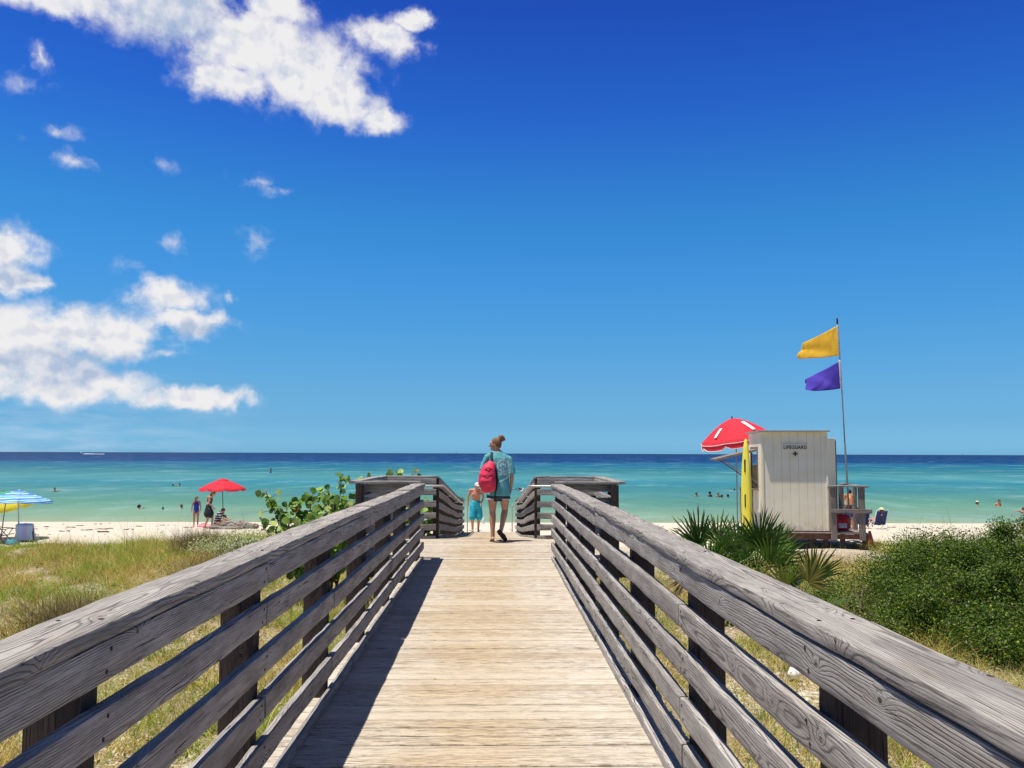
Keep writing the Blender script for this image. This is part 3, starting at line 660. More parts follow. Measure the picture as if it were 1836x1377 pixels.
def shrub(name, label, blobs, n, L, cols, wts, nt=40, cat='shrub', shell=.28, mat='leaf', group=None, up=.25, jag=.18):
    b0 = blobs[0]; root = empty(name, (b0[0], b0[1], gz(b0[0], b0[1])), label=label, cat=cat, group=group)
    bpy.context.view_layer.update()
    V, Fs, C = crown(blobs, n, L, cols, wts, shell, up, 0, jag)
    keep(npmesh('foliage', V, Fs, M[mat], None, C), root)
    keep(twigs(b0[:3], blobs, nt).build('stem', M['bark']), root); return root
DG = [(.035, .078, .007), (.065, .125, .011), (.115, .185, .016), (.24, .30, .03), (.09, .065, .035)]
bush = [(8.2, 12.6, -.45, 2.0, 1.7, .92), (9.9, 12.4, -.35, 2.0, 1.8, .98), (7.0, 12.8, -.65, 1.2, 1.3, .70), (6.6, 11.6, -.75, 1.1, 1.2, .55), (8.4, 11.0, -.55, 1.7, 1.2, .70), (10.6, 11.0, -.5, 1.9, 1.5, .85), (11.9, 13.0, -.3, 1.8, 1.8, .8), (8.8, 13.4, -.3, 1.3, 1.0, .82), (5.7, 11.8, -.85, .9, .9, .45), (7.4, 14.2, -.4, 1.3, 1.0, .7)]
bush += [(6.1, 12.3, -.75, .9, .9, .50), (7.4, 10.1, -.62, 1.4, 1.0, .62), (6.1, 10.6, -.8, .9, .9, .45), (5.3, 13.3, -.85, .8, .8, .42), (9.0, 10.0, -.5, 1.5, 1.0, .75), (7.4, 14.0, -.4, 1.3, .9, .68), (7.3, 13.9, -.42, 1.2, .8, .68), (6.4, 13.8, -.6, 1.0, .8, .58), (8.8, 14.0, -.3, 1.2, .9, .75)]
for k in range(70):      # many small shoots make the outline uneven
    B = random.choice(bush[:9]); a = random.uniform(0, 6.28); e = random.uniform(.15, 1.4); q_ = random.uniform(.16, .34)
    bush.append((B[0]+math.cos(a)*math.cos(e)*B[3]*.92, B[1]+math.sin(a)*math.cos(e)*B[4]*.92, B[2]+math.sin(e)*B[5]*.92, q_, q_, q_*.8))
shrub('bush', 'large dense dark green bush filling the right edge beside the railing', bush, 560000, .038, DG, [4, 4, 3, 1.6, .5], 260, 'bush', .5, jag=.07)
shrub('flowering_shrub', 'low shrub covered in tiny cream white flowers left of the railing', [(-5.0, 17.6, -.42, .75, .6, .42), (-4.35, 17.2, -.5, .7, .6, .38), (-5.8, 18.0, -.55, .6, .6, .3)], 9000, .045, [(.55, .56, .34), (.36, .42, .16), (.18, .25, .07), (.68, .67, .52)], [4, 3, 2, 3], 30, shell=.5)
for i, (x, y, sz, lab) in enumerate([(-5.6, 11.8, .55, 'dry brown twiggy shrub in the dune grass nearest the railing'), (-4.9, 15.6, .60, 'dry brown twiggy shrub beside the bare sand patch'), (-8.6, 13.4, .50, 'dry brown twiggy shrub furthest left in the dune grass'), (-6.4, 19.2, .55, 'dry brown twiggy shrub behind the bare sand patch')]):
    root = empty('dry_shrub', (x, y, gz(x, y)), label=lab, cat='shrub', group='dry twiggy shrubs on the left dune'); bpy.context.view_layer.update()
    n = 1600; P = np.tile(np.array([x, y, gz(x, y)]), (n, 1))+np.stack([rng.normal(0, .26, n), rng.normal(0, .22, n), np.zeros(n)], 1)
    v, f, c = blades(P, rng.uniform(.5, 1.15, n)*sz, np.full(n, .008), rng.uniform(.1, 1.2, n), rng.uniform(0, 6.28, n), rng.uniform(-.3, .6, n), pick(n, [(.22, .15, .09), (.34, .25, .15), (.13, .09, .06), (.25, .25, .10)], [3, 3, 2, 1]), 3)
    keep(npmesh('twigs', v, f, M['grass'], None, c), root)
    V2 = leaves(P[:400]+rng.normal(0, sz*.35, (400, 3))*np.array([1, 1, .45])+np.array([0, 0, sz*.45]), rng.normal(size=(400, 3)), .05, .02, pick(400, [(.26, .22, .10), (.15, .17, .06)], [1, 1]))
    keep(npmesh('foliage', *V2[:2], M['grass'], None, V2[2]), root)
shrub('low_shrub', 'loose pale green weedy shrub right of the main railing below the palmetto', [(5.0, 12.0, -.85, .7, .6, .3), (5.7, 13.6, -.8, .7, .6, .34)], 3500, .045, [(.20, .26, .08), (.30, .34, .14), (.38, .34, .18)], [3, 3, 2], 30, shell=.7)

# sea grape: big round leaves on bare arching branches
def disc_leaf(c, nrm, up, r, col, arr):
    nrm = Vector(nrm).normalized(); t = Vector(up)-nrm*Vector(up).dot(nrm)
    t = t.normalized() if t.length > 1e-3 else nrm.orthogonal().normalized(); b = nrm.cross(t); c = Vector(c)
    V, Fs, C = arr; s = len(V); n = 10
    V.append(c-nrm*r*.10); C.append([x*1.25 for x in col])
    for k in range(n):
        a = 2*math.pi*k/n; rad = r*(1 if k else .80)*(1+.06*math.sin(3*a+c.x*9)); V.append(c+t*math.cos(a)*rad+b*math.sin(a)*rad*.98+nrm*r*.12*math.cos(2*a)); C.append(col)
    for k in range(n): Fs.append((s, s+1+k, s+1+(k+1) % n))
SG = [(.10, .20, .03), (.17, .29, .045), (.28, .40, .08), (.40, .48, .13), (.07, .14, .03)]
def sea_grape(label, base, tips, lr_):
    root = empty('sea_grape', base, label=label, cat='shrub', group='sea grape shrubs'); bpy.context.view_layer.update()
    arr = ([], [], []); mb = MB(); base = Vector(base)
    for (tp, dens) in tips:
        tp = Vector(tp); b0 = base+Vector((random.uniform(-.4, .4), random.uniform(-.3, .3), 0)); mid_ = b0.lerp(tp, .55)+Vector((0, 0, -.05))+Vector(rng.normal(size=3))*.05
        pts = []
        for i in range(9):
            s = i/8; pts.append(b0*(1-s)**2+mid_*2*s*(1-s)+tp*s*s+Vector(rng.normal(size=3))*.02)
        mb.tube(pts, [.022-.002*i for i in range(9)], 6, caps=False)
        for i in range(int(dens*2.6)):
            s = 1-random.random()**1.25*.72; p = b0*(1-s)**2+mid_*2*s*(1-s)+tp*s*s
            d = Vector(rng.normal(size=3)).normalized(); d.z = d.z*.6+.1
            c = p+d*random.uniform(.05, .22); r = random.uniform(*lr_)
            col = random.choices(SG, [3, 4, 3, 2, 1])[0]
            if random.random() < .018: col = (.60, .28, .04)
            k = random.uniform(.8, 1.2)
            nr = Vector((random.uniform(-.9, .5), random.uniform(-1.1, .3), random.uniform(-.2, 1.0)))
            disc_leaf(c, nr, d, r, [x*k for x in col], arr)
            mb.tube([p, c], [.005, .003], 4, caps=False)
    o = npmesh('foliage', np.array(arr[0]), np.array(arr[1]), M['leaf'], None, np.array(arr[2]), tri=True, smooth=True); keep(o, root)
    keep(mb.build('branch', M['bark'], smooth=True), root)
T = lambda px, py, Y: tuple(at(px, py, Y))
sea_grape('sprawling round leaved sea grape shrub left of the near railing', (at(585, 1000, 14.5).x, 14.5, -.95),
    [(T(478, 882, 14.2), 16), (T(492, 900, 14.4), 18), (T(528, 902, 14.4), 26), (T(560, 888, 14.6), 26), (T(590, 880, 14.8), 22), (T(612, 860, 15), 18), (T(600, 900, 14.5), 34), (T(625, 905, 14.6), 34), (T(490, 938, 14), 18), (T(515, 930, 14), 26), (T(560, 925, 14), 36), (T(585, 925, 14), 34), (T(470, 940, 14.4), 9), (T(615, 930, 14), 30), (T(640, 890, 15.2), 26), (T(545, 945, 13.8), 30), (T(625, 955, 13.8), 30)], (.048, .074))
sea_grape('round leaved sea grape shrub just beyond the left landing railing', (at(715, 960, 17.5).x, 17.5, -1.1),
    [(T(640, 862, 17), 12), (T(655, 857, 17.2), 14), (T(702, 849, 17.2), 12), (T(722, 848, 17.4), 9), (T(742, 846, 17.4), 7), (T(750, 850, 17.2), 6), (T(770, 930, 17), 24), (T(770, 900, 17), 22), (T(690, 900, 17), 26), (T(780, 960, 17), 16), (T(660, 880, 17), 24)], (.055, .085))

# saw palmetto
def fan_leaf(arrs, hub, dirv_, upv, L, col, nseg=24, spread=2.3):
    V, Fs, C = arrs; d = dirv_.normalized(); n = (upv-d*upv.dot(d)).normalized(); s_ = d.cross(n)
    for k in range(nseg):
        a = (k/(nseg-1)-.5)*spread; dd = (d*math.cos(a)+s_*math.sin(a)+n*(.14*abs(math.sin(a))+random.uniform(-.11, .11))).normalized()
        ln = L*(1-.22*abs(a)/1.2)*random.uniform(.88, 1.08); w_ = random.uniform(.012, .017); sd2 = dd.cross(n).normalized()
        c0 = hub+dd*.02; c1 = hub+dd*ln*.45; c2 = hub+dd*ln*.8+Vector((0, 0, -.02*random.random())); c3 = hub+dd*ln+Vector((0, 0, -.07*random.random()))
        b = len(V); cc = [x*random.uniform(.8, 1.2) for x in col]
        for c_, ww in ((c0, .25), (c1, 1), (c2, .65), (c3, .05)):
            V += [c_-sd2*w_*ww+n*w_*.4*ww, c_+sd2*w_*ww+n*w_*.4*ww]; C += [cc, cc]
        for i in range(3): Fs.append((b+2*i, b+2*i+1, b+2*i+3, b+2*i+2))
def palmetto(label, base, hubs, L, dead=5, cols=None):
    base = Vector(base); root = empty('palmetto', base, label=label, cat='palm', group='saw palmettos beside the railing'); bpy.context.view_layer.update()
    mb = MB(); tr = MB()
    cols = cols or [(.03, .075, .014), (.05, .115, .02), (.08, .15, .028), (.13, .20, .045)]
    def frond(h, d, up, L_, col, n_, sp):
        A = ([], [], []); fan_leaf(A, h, d, up, L_, col, n_, sp)
        keep(npmesh('frond', np.array(A[0]), np.array(A[1]), M['palm'], None, np.array(A[2])), root)
    for h in hubs:
        h = Vector(h); mid_ = base.lerp(h, .6)+Vector((0, 0, .08)); mb.tube([base+Vector((0, 0, .05)), mid_, h], [.012, .008, .006], 5, caps=False)
        d = (h-mid_).normalized(); d = (d+Vector((0, 0, .25))).normalized(); up = Vector((0, -.25, 1)) if abs(d.z) < .8 else Vector((random.uniform(-1, 1), -1, .3))
        frond(h, d, up+Vector(rng.normal(size=3))*.35, L*random.uniform(.85, 1.12), random.choice(cols), random.randint(14, 19), random.uniform(1.8, 2.8))
    for i in range(dead):
        a = random.uniform(0, 6.28); h = base+Vector((math.cos(a)*.35, math.sin(a)*.35-.1, random.uniform(-.05, .25))); d = (h-base); d.z = -.3
        frond(h, d.normalized(), Vector((0, -.5, 1)), L*.8, random.choice([(.34, .23, .10), (.24, .16, .07), (.38, .28, .10)]), 16, 1.6)
    keep(mb.build('stem', plain('palmetto_stem', (.14, .17, .06), .6)), root)
    tr.tube([base+Vector((0, 0, -.3)), base+Vector((.02, 0, .0)), base+Vector((0, 0, .16))], [.10, .11, .06], 9); keep(tr.build('trunk', M['bark'], smooth=True), root)
def hubset(cx, cy, cz, n, r, zr):
    hs_ = []
    for i in range(n):
        a = 2*math.pi*(i+random.uniform(-.3, .3))/n*1.0; t = random.random()
        hs_.append((cx+math.cos(a)*r*(1-.55*t), cy+math.sin(a)*r*.8*(1-.5*t), cz+zr[0]+(zr[1]-zr[0])*t))
    return hs_
pa = at(1272, 1010, 13.2); pb = at(1352, 1015, 12.8); pc = at(1432, 1060, 12.2)
palmetto('dark green saw palmetto, the left one beside the right railing', (pa.x, pa.y, -.62), hubset(pa.x, pa.y, -.62, 14, .34, (.20, .74)), .60, 6)
palmetto('broad dark green saw palmetto in front of the yellow rescue board', (pb.x, pb.y, -.68), hubset(pb.x, pb.y, -.68, 20, .46, (.2, .80)), .66, 5)
palmetto('low yellowing saw palmetto with dead drooping fronds', (pc.x, pc.y, -.85), hubset(pc.x, pc.y, -.85, 10, .36, (.2, .62)), .56, 9, [(.12, .17, .03), (.20, .22, .045), (.07, .12, .022), (.26, .22, .06)])

# ------------------------------------------------------------------ lifeguard stand
hut_mat, g, b = newmat('cream_painted_plywood')
o_ = g.obj(); hx_, hy_, hz_ = g.sep(o_)[:3]
c = g.mix(g.ss(g.noise(o_, 2.2, 5), .3, .7), (.86, .76, .54), (.91, .83, .64))
c = g.mix(g.m('MULTIPLY', g.ss(g.noise(g.comb(g.m('MULTIPLY', hx_, 9), g.m('MULTIPLY', hy_, 9), g.m('MULTIPLY', hz_, .8)), 1, 4), .54, .74), .16), c, (.46, .38, .27))
c = g.mix(g.m('MULTIPLY', g.m('MULTIPLY', g.ss(hz_, -.15, -.56), g.ss(g.noise(o_, 9, 4), .4, .6)), .4), c, (.42, .32, .22))
g.put(b.inputs['Base Color'], c); b.inputs['Roughness'].default_value = .55
M['hut'] = hut_mat
M['dark'] = plain('dark_interior_paint', (.05, .035, .03), .9)
M['white'] = plain('white_paint', (.78, .76, .70), .5, .06)
M['cream_trim'] = plain('cream_trim', (.66, .60, .47), .6, .1)
M['roofmetal'] = plain('white_roof_sheet', (.70, .72, .74), .35, .08, 8, .1)
M['edge'] = plain('grey_roof_edge', (.30, .29, .27), .7)
M['letter'] = plain('faded_black_letters', (.06, .045, .045), .7)
TH = R(9.0); HX, HY = 7.20, 23.0
hut = empty('lifeguard_hut', (HX, HY, 0), -TH, label='cream plank lifeguard hut on a raised brown platform, lettered on its front', cat='hut')
W_, D_, Z0, Z1 = 1.69, 2.4, -.56, 2.06
def hb(name, boxes, mat, parent=hut, ch=.004, smooth=False):
    mb = MB()
    for c_, d_ in boxes: mb.box(c_, d_, ch=ch)
    return mb.build(name, mat, parent)
# front: tongue and groove boards with real grooves
n_b = 8; ed = [0, .30, .52, .73, .95, 1.17, 1.36, 1.53, W_]
mb = MB(); mb.box((W_/2, .035, (Z0+Z1)/2), (W_-.04, .02, Z1-Z0-.02))
for a_, b_ in zip(ed[:-1], ed[1:]): mb.box(((a_+b_)/2, .0125, (Z0+Z1)/2), (b_-a_-.004, .025, Z1-Z0), ch=.002)
mb.build('front_wall', M['hut'], hut)
mb = MB(); tz0, tz1 = .52, 1.62         # side wall with the hatch opening
for (y0, y1, z0, z1) in ((.05, .62, Z0, Z1), (1.86, D_, Z0, Z1), (.62, 1.86, Z0, tz0), (.62, 1.86, tz1, Z1)): mb.box((.0, (y0+y1)/2, (z0+z1)/2), (.03, y1-y0, z1-z0))
mb.build('side_wall', M['hut'], hut)
hb('side_wall', [((W_, (.05+.55)/2, .75), (.03, .5, Z1-Z0)), ((W_, 1.65, .75), (.03, .7, Z1-Z0)), ((W_, .93, 1.80), (.03, .75, .5))], M['hut'])
hb('back_wall', [((W_/2, D_-.01, .3), (W_, .03, 1.7)), ((W_/2, D_-.01, 1.9), (W_, .03, .32))], M['hut'])
hb('window_frame', [((-.02, .60, 1.07), (.05, .05, 1.2)), ((-.02, 1.88, 1.07), (.05, .05, 1.2)), ((-.022, 1.24, tz1+.02), (.045, 1.3, .05)), ((-.06, 1.24, tz0-.02), (.16, 1.34, .035))], M['oldwood'])
hb('corner_trim', [((.012, -.012, .75), (.06, .022, Z1-Z0)), ((W_-.012, -.012, .75), (.05, .022, Z1-Z0))], M['hut'])
mb = MB(); mb.box((W_/2, D_/2-.03, Z1+.03), (W_+.14, D_+.26, .03)); rf = mb.build('roof', M['roofmetal'], hut)
mb = MB(); mb.box((W_/2-.02, -.167, Z1+.018), (W_+.16, .018, .036)); mb.box((-.08, D_/2-.03, Z1+.018), (.018, D_+.24, .05)); mb.build('roof_edge', M['edge'], rf)
mb = MB(); mb.box((W_/2, D_/2, Z0-.02), (W_-.1, D_-.1, .02)); mb.build('floor', M['oldwood'], hut)
mb = MB()  # platform deck boards
for i in range(17): mb.box((W_/2+.33, -.06+i*.135, Z0-.02+.0), (W_+1.28, .125, .03), ch=.004)
# (the boards lie under the walls)
for v in range(len(mb.v)): mb.v[v] = (mb.v[v][0], mb.v[v][1], mb.v[v][2]-.025)
mb.build('platform_deck', M['oldwood'], hut)
for (c_, d_) in (((W_/2+.0, -.07, Z0-.135), (W_+.30, .045, .16)), ((W_+.58, -.07, Z0-.135), (.80, .045, .13)), ((W_/2+.33, D_+.05, Z0-.10), (W_+1.2, .045, .09)), ((-.20, D_/2, Z0-.12), (.045, D_+.1, .12)), ((W_+.96, D_/2, Z0-.12), (.045, D_+.1, .12))):
    hb('beam', [(c_, d_)], M['redwood'])
def hbeam(name, a, b, w_, h_, mat, up=(1, 0, 0), par=hut):
    o = board(name, a, b, w_, h_, up, mat, None, seg=.15, bow=.002, wear=.003); o.parent = par; return o
for (lx_, ly_) in ((-.12, .0), (.58, .0), (1.22, .0), (1.60, .0), (W_+.34, .0), (W_+.90, .02), (-.12, D_), (.9, D_), (W_+.1, D_), (W_+.90, D_)):
    hbeam('leg', (lx_, ly_, -1.35), (lx_, ly_, Z0-.06), .12, .10, M['post'])
# railing of the platform
for (lx_, ly_, zt) in ((W_+.10, -.10, .60), (W_+.82, -.10, .60), (W_+.16, .85, .58), (W_+.52, .9, .58), (W_+.90, .9, .58), (W_+.90, D_, .58), (W_+.42, D_, .58)):
    hbeam('railing_post', (lx_, ly_, Z0-.22 if ly_ < 0 else Z0-.03), (lx_, ly_, zt), .155 if ly_ < 0 else .10, .09, M['oldwood'])
hbeam('railing_top', (W_-.02, -.10, .63), (W_+1.0, -.10, .63), .17, .045, M['cap'], (0, 1, 0))
hbeam('railing_top', (W_+.93, -.02, .612), (W_+.93, D_+.05, .612), .14, .04, M['cap'], (1, 0, 0))
hbeam('railing_board', (W_+.02, -.165, -.02), (W_+1.06, -.165, -.02), .11, .04, M['oldwood'], (0, 0, 1))
hbeam('railing_board', (W_+.98, -.06, -.04), (W_+.98, D_, -.04), .11, .035, M['oldwood'], (0, 0, 1))
hbeam('railing_top', (-.24, .3, .50), (-.24, D_+.02, .50), .15, .04, M['oldwood'], (1, 0, 0))
for ly_ in (.35, 1.2, D_): hbeam('railing_post', (-.24, ly_, Z0-.2), (-.24, ly_, .48), .09, .09, M['oldwood'])
# open door, hinged on the right wall, seen almost edge on
dr = MB(); dr.box((.0, 0, 0), (.62, .04, 2.42), ch=.004)
do = dr.build('door', M['hut'], hut); do.location = (W_+.19, .80, .70); do.rotation_euler = (0, 0, R(40))
mb = MB(); mb.box((.318, 0, 0), (.03, .06, 2.3)); mb.build('door_edge', M['oldwood'], do)
# hatch cover propped open, hinged above the opening, with its stay
hp = MB(); a_ = Vector((-.03, 1.24, 1.60)); b_ = Vector((-1.20, 1.24, 1.31)); d_ = (b_-a_).normalized(); q_ = Matrix((d_, Vector((0, 1, 0)), d_.cross(Vector((0, 1, 0))))).transposed()
hp.box((a_+b_)/2, ((b_-a_).length, 1.22, .03), q_, ch=.004); hp.box((a_+b_)/2-Vector((0, .63, .02)), ((b_-a_).length, .04, .06), q_, ch=.004)
ho = hp.build('window_shutter', M['oldwood'], hut)
mb = MB(); mb.bar((-1.0, .62, 1.34), (-.02, .60, .66), .035, .03); mb.bar((-1.0, 1.86, 1.34), (-.02, 1.88, .66), .035, .03); mb.build('stay', M['oldwood'], ho)
# sign board and lettering
mb = MB(); mb.box((.87, -.008, 1.64), (.66, .012, .19)); sg_ = mb.build('sign', M['hut'], hut)
def text(s, size, loc, rot, mat, parent, depth=.003, sx=1.0, font_off=0.0):
    cu_ = bpy.data.curves.new('lettering', 'FONT'); cu_.body = s; cu_.size = size; cu_.align_x = 'CENTER'; cu_.align_y = 'CENTER'; cu_.extrude = depth; cu_.space_character = 1.12; cu_.offset = font_off
    t_ = bpy.data.objects.new('tmp', cu_); LINK(t_); bpy.context.view_layer.update()
    me = bpy.data.meshes.new_from_object(t_.evaluated_get(bpy.context.evaluated_depsgraph_get())); bpy.data.objects.remove(t_)
    o = finish('lettering', me, mat, parent, False); o.location = loc; o.rotation_euler = rot; o.scale = (sx, 1, 1); return o
text('LIFEGUARD', .135, (.87, -.018, 1.645), (R(90), 0, 0), M['letter'], sg_, sx=.80, font_off=.003)
mb = MB(); mb.box((.87, -.014, 1.475), (.125, .008, .034)); mb.box((.87, -.0145, 1.475), (.036, .009, .125)); mb.build('cross_emblem', M['letter'], hut)
mb = MB(); mb.box((.87, -.014, 1.745), (.64, .014, .008)); mb.build('ledge', M['cream_trim'], sg_)
def hw(x, y, z):   # hut local -> world
    return Vector((HX+x*math.cos(TH)+y*math.sin(TH), HY-x*math.sin(TH)+y*math.cos(TH), z))

# yellow rescue board standing against the platform
def surfboard():
    base = hw(-.42, -.02, 0); root = empty('rescue_board', (base.x, base.y, -1.0), R(-52), label='yellow rescue paddleboard standing upright beside the hut', cat='board')
    prof = [(-.0, .06, .03), (.15, .15, .06), (.5, .185, .075), (1.1, .19, .08), (1.7, .18, .075), (2.2, .145, .065), (2.6, .095, .05), (2.82, .05, .03), (2.87, .015, .012)]
    n = 14; V = []; Fs = []
    for (z, hw_, t) in prof:
        for k in range(n):
            a = 2*math.pi*k/n; cx_ = math.cos(a); sx_ = math.sin(a)
            V.append((math.copysign(abs(cx_)**.7, cx_)*hw_*.80, math.copysign(abs(sx_)**.8, sx_)*t+.05*(z/2.87-.5)**2, z))
    for i in range(len(prof)-1):
        for k in range(n): Fs.append((i*n+k, i*n+(k+1) % n, (i+1)*n+(k+1) % n, (i+1)*n+k))
    Fs += [tuple(range(n))[::-1], tuple((len(prof)-1)*n+k for k in range(n))]
    mb = MB(); mb.add(V, Fs); o = mb.build('hull', plain('yellow_gelcoat', (.92, .78, .07), .3, .06, 4, 0, .5), root, smooth=True)
    for z in (2.15, 1.22):
        m2 = MB(); m2.box((.015, -.079 if z < 1.5 else -.072, z), (.035, .03, .34), ch=.012); m2.build('grip', M['dark'], root)
    return root
surfboard()

# flags
M['pole'] = plain('grey_flag_pole', (.28, .27, .26), .45, .1, 10, 0, .5, .3)
fb = at(1521.5, 905, 23.75); ft = at(1501, 573, 23.6)
fp = empty('flag_pole', fb, label='tall leaning metal flag pole rising behind the hut platform', cat='flag pole')
mb = MB(); rel = ft-fb
low = Vector((0, 0, -.56))
mb.tube([Vector((.02, 0, -.62)), rel*.32], .028, 8); mb.build('lower_pole', M['pole'], fp, True)
mb = MB(); mb.tube([rel*.30, rel*.7+Vector((.012, 0, 0)), rel], [.021, .018, .015], 8); mb.build('upper_pole', M['pole'], fp, True)
mb = MB(); mb.tube([rel-Vector((0, 0, .10)), rel+Vector((0, 0, .02))], .026, 8); mb.build('finial', M['dark'], fp, True)
def onpole(t): return fb+rel*t
def flag(label, tps, tpe, ctop, cbot, mat, fold, sleeve, seed_, up2=None):
    """hoist from tps to tpe on the pole, fly corners ctop/cbot (world)"""
    A, B = onpole(tps), onpole(tpe); root = empty('flag', A, label=label, cat='flag', group='signal flags on the pole')
    nu, nv = 30, 18; V = []; Fs = []
    for i in range(nu+1):
        u = i/nu
        for j in range(nv+1):
            v = j/nv; h = A.lerp(B, v); e = Vector(ctop).lerp(Vector(cbot), v)
            p = h.lerp(e, u)
            if up2: p.z += up2*math.sin(math.pi*u)*(1-v)
            rip = math.sin(u*9+v*5.5+seed_)*.085*u+math.sin(u*16-v*8+seed_*2)*.03*u+fold*math.sin(v*3.0+seed_)*u*.35
            p += Vector((.02*math.sin(v*9+u*4)*u, rip, -.035*math.sin(u*math.pi)*(v)+.03*math.sin(v*11+seed_)*u**3*(.6 if v > .5 else 1)))
            V.append(p-A)
    for i in range(nu):
        for j in range(nv): Fs.append((i*(nv+1)+j, i*(nv+1)+j+1, (i+1)*(nv+1)+j+1, (i+1)*(nv+1)+j))
    me = bpy.data.meshes.new('cloth'); me.from_pydata(V, [], Fs); o = finish('cloth', me, mat, root, True)
    so_ = o.modifiers.new('thickness', 'SOLIDIFY'); so_.thickness = .003
    mb = MB(); mb.tube([Vector((0, 0, 0)), B-A], .032, 8); mb.build('hoist_sleeve', sleeve, root, True)
def clothmat(name, col, trans=.35):
    m, g, b = newmat(name); c = g.mix(g.ss(g.noise(g.obj(), 5, 4), .3, .7), tuple(x*.88 for x in col), tuple(min(1, x*1.08) for x in col))
    g.put(b.inputs['Base Color'], c); b.inputs['Roughness'].default_value = .75; b.inputs['Specular IOR Level'].default_value = .15
    tr = g.n('ShaderNodeBsdfTranslucent'); g.put(tr.inputs['Color'], c); ms = g.n('ShaderNodeMixShader'); ms.inputs[0].default_value = trans; t = m.node_tree
    t.links.new(b.outputs[0], ms.inputs[1]); t.links.new(tr.outputs[0], ms.inputs[2]); t.links.new(ms.outputs[0], t.nodes['Material Output'].inputs['Surface'])
    g.put(b.inputs['Normal'], g.bump(g.noise(g.obj(), 7, 3), .4, .03)); return m
tt = lambda py: (905-py)/332.
flag('bright yellow flag flying at the top of the pole', tt(584), tt(638), at(1441, 616, 25.8), at(1430, 642, 26.2), clothmat('yellow_flag_cloth', (1.0, .66, .07), .5), .25, clothmat('pale_sleeve', (.72, .66, .5)), .6)
flag('purple flag flying below the yellow one', tt(648), tt(697), at(1446, 681, 24.5), at(1441, 701, 24.1), clothmat('purple_flag_cloth', (.085, .055, .40), .3), .45, clothmat('white_sleeve', (.75, .74, .76)), 2.4)

# ------------------------------------------------------------------ umbrellas
def umbrella(name, label, base, hub, tilt, rad, hgt, val, colf, polecol, group, npan=8, trim=None, vent=True, rot0=0, under=None, guy=None, pole_r=.018):
    """base, hub world points; tilt = (x, y) lean of canopy axis; colf(i) -> material for panel i"""
    base, hub = Vector(base), Vector(hub); root = empty(name, base, label=label, cat='umbrella', group=group)
    mb = MB(); mb.tube([Vector((0, 0, -.15)), hub-base], pole_r, 8); mb.build('pole', polecol, root, True)
    ax = Vector((tilt[0], tilt[1], 1)).normalized(); q = Vector((0, 0, 1)).rotation_difference(ax).to_matrix()
    c = root_off = hub-base
    def P(r, a, z): return q @ Vector((r*math.cos(a), r*math.sin(a), z))+c
    def prof(s): return hgt*(1-s**1.5)
    for i in range(npan):
        a0 = rot0+2*math.pi*i/npan; a1 = rot0+2*math.pi*(i+1)/npan; V = []; Fs = []; nu, nv = 6, 7
        for j in range(nv+1):
            s = .04+.96*j/nv
            for k in range(nu+1):
                t = k/nu; a = a0+(a1-a0)*t; sag = 1-.075*s*math.sin(math.pi*t)
                V.append(P(rad*s*sag, a, prof(s)-.03*s*s*math.sin(math.pi*t)))
        for k in range(nu+1):      # valance
            t = k/nu; a = a0+(a1-a0)*t; sag = 1-.075*math.sin(math.pi*t)
            V.append(P(rad*sag*1.005, a, -val*(1.0+.25*math.sin(math.pi*t))*(1 if 0 < k < nu else .55)))
        w_ = nu+1
        for j in range(nv+1):
            for k in range(nu): Fs.append((j*w_+k, j*w_+k+1, (j+1)*w_+k+1, (j+1)*w_+k))
        me = bpy.data.meshes.new('canopy_panel'); me.from_pydata(V, [], Fs); finish('canopy_panel', me, colf(i), root, True)
        m3 = MB(); m3.tube([P(.03, a0, hgt-.06), P(rad*.5, a0, prof(.5)-.02), P(rad*.97, a0, -.01)], .006, 5, caps=False); m3.build('rib', M['edge'], root)
        if trim:
            m4 = MB(); m4.tube([V[nv*w_+k] for k in range(nu+1)], .011, 5, caps=False); m4.tube([V[(nv+1)*w_+k] for k in range(nu+1)], .011, 5, caps=False); m4.build('trim', trim, root)
    if vent:
        V = [P(0, 0, hgt+.045)]+[P(rad*.24, rot0+2*math.pi*k/16, hgt*.93+.012) for k in range(16)]+[P(rad*.25, rot0+2*math.pi*k/16, hgt*.93-.02) for k in range(16)]
        Fs = [(0, 1+k, 1+(k+1) % 16) for k in range(16)]+[(1+k, 17+k, 17+(k+1) % 16, 1+(k+1) % 16) for k in range(16)]
        me = bpy.data.meshes.new('vent'); me.from_pydata(V, [], Fs); finish('vent', me, colf(0), root, True)
    mb = MB(); mb.tube([P(0, 0, hgt-.02), P(0, 0, hgt+.05)], .022, 8); mb.build('finial', polecol if not trim else M['dark'], root, True)
    return root
red = clothmat('red_canopy_cloth', (.78, .045, .07), .3); redw = None
m_, g, b = newmat('red_canopy_with_white_mark'); x_, y_, z_ = g.sep(g.obj())[:3]
g.put(b.inputs['Base Color'], (.78, .05, .07, 1)); b.inputs['Roughness'].default_value = .7; redmark = m_
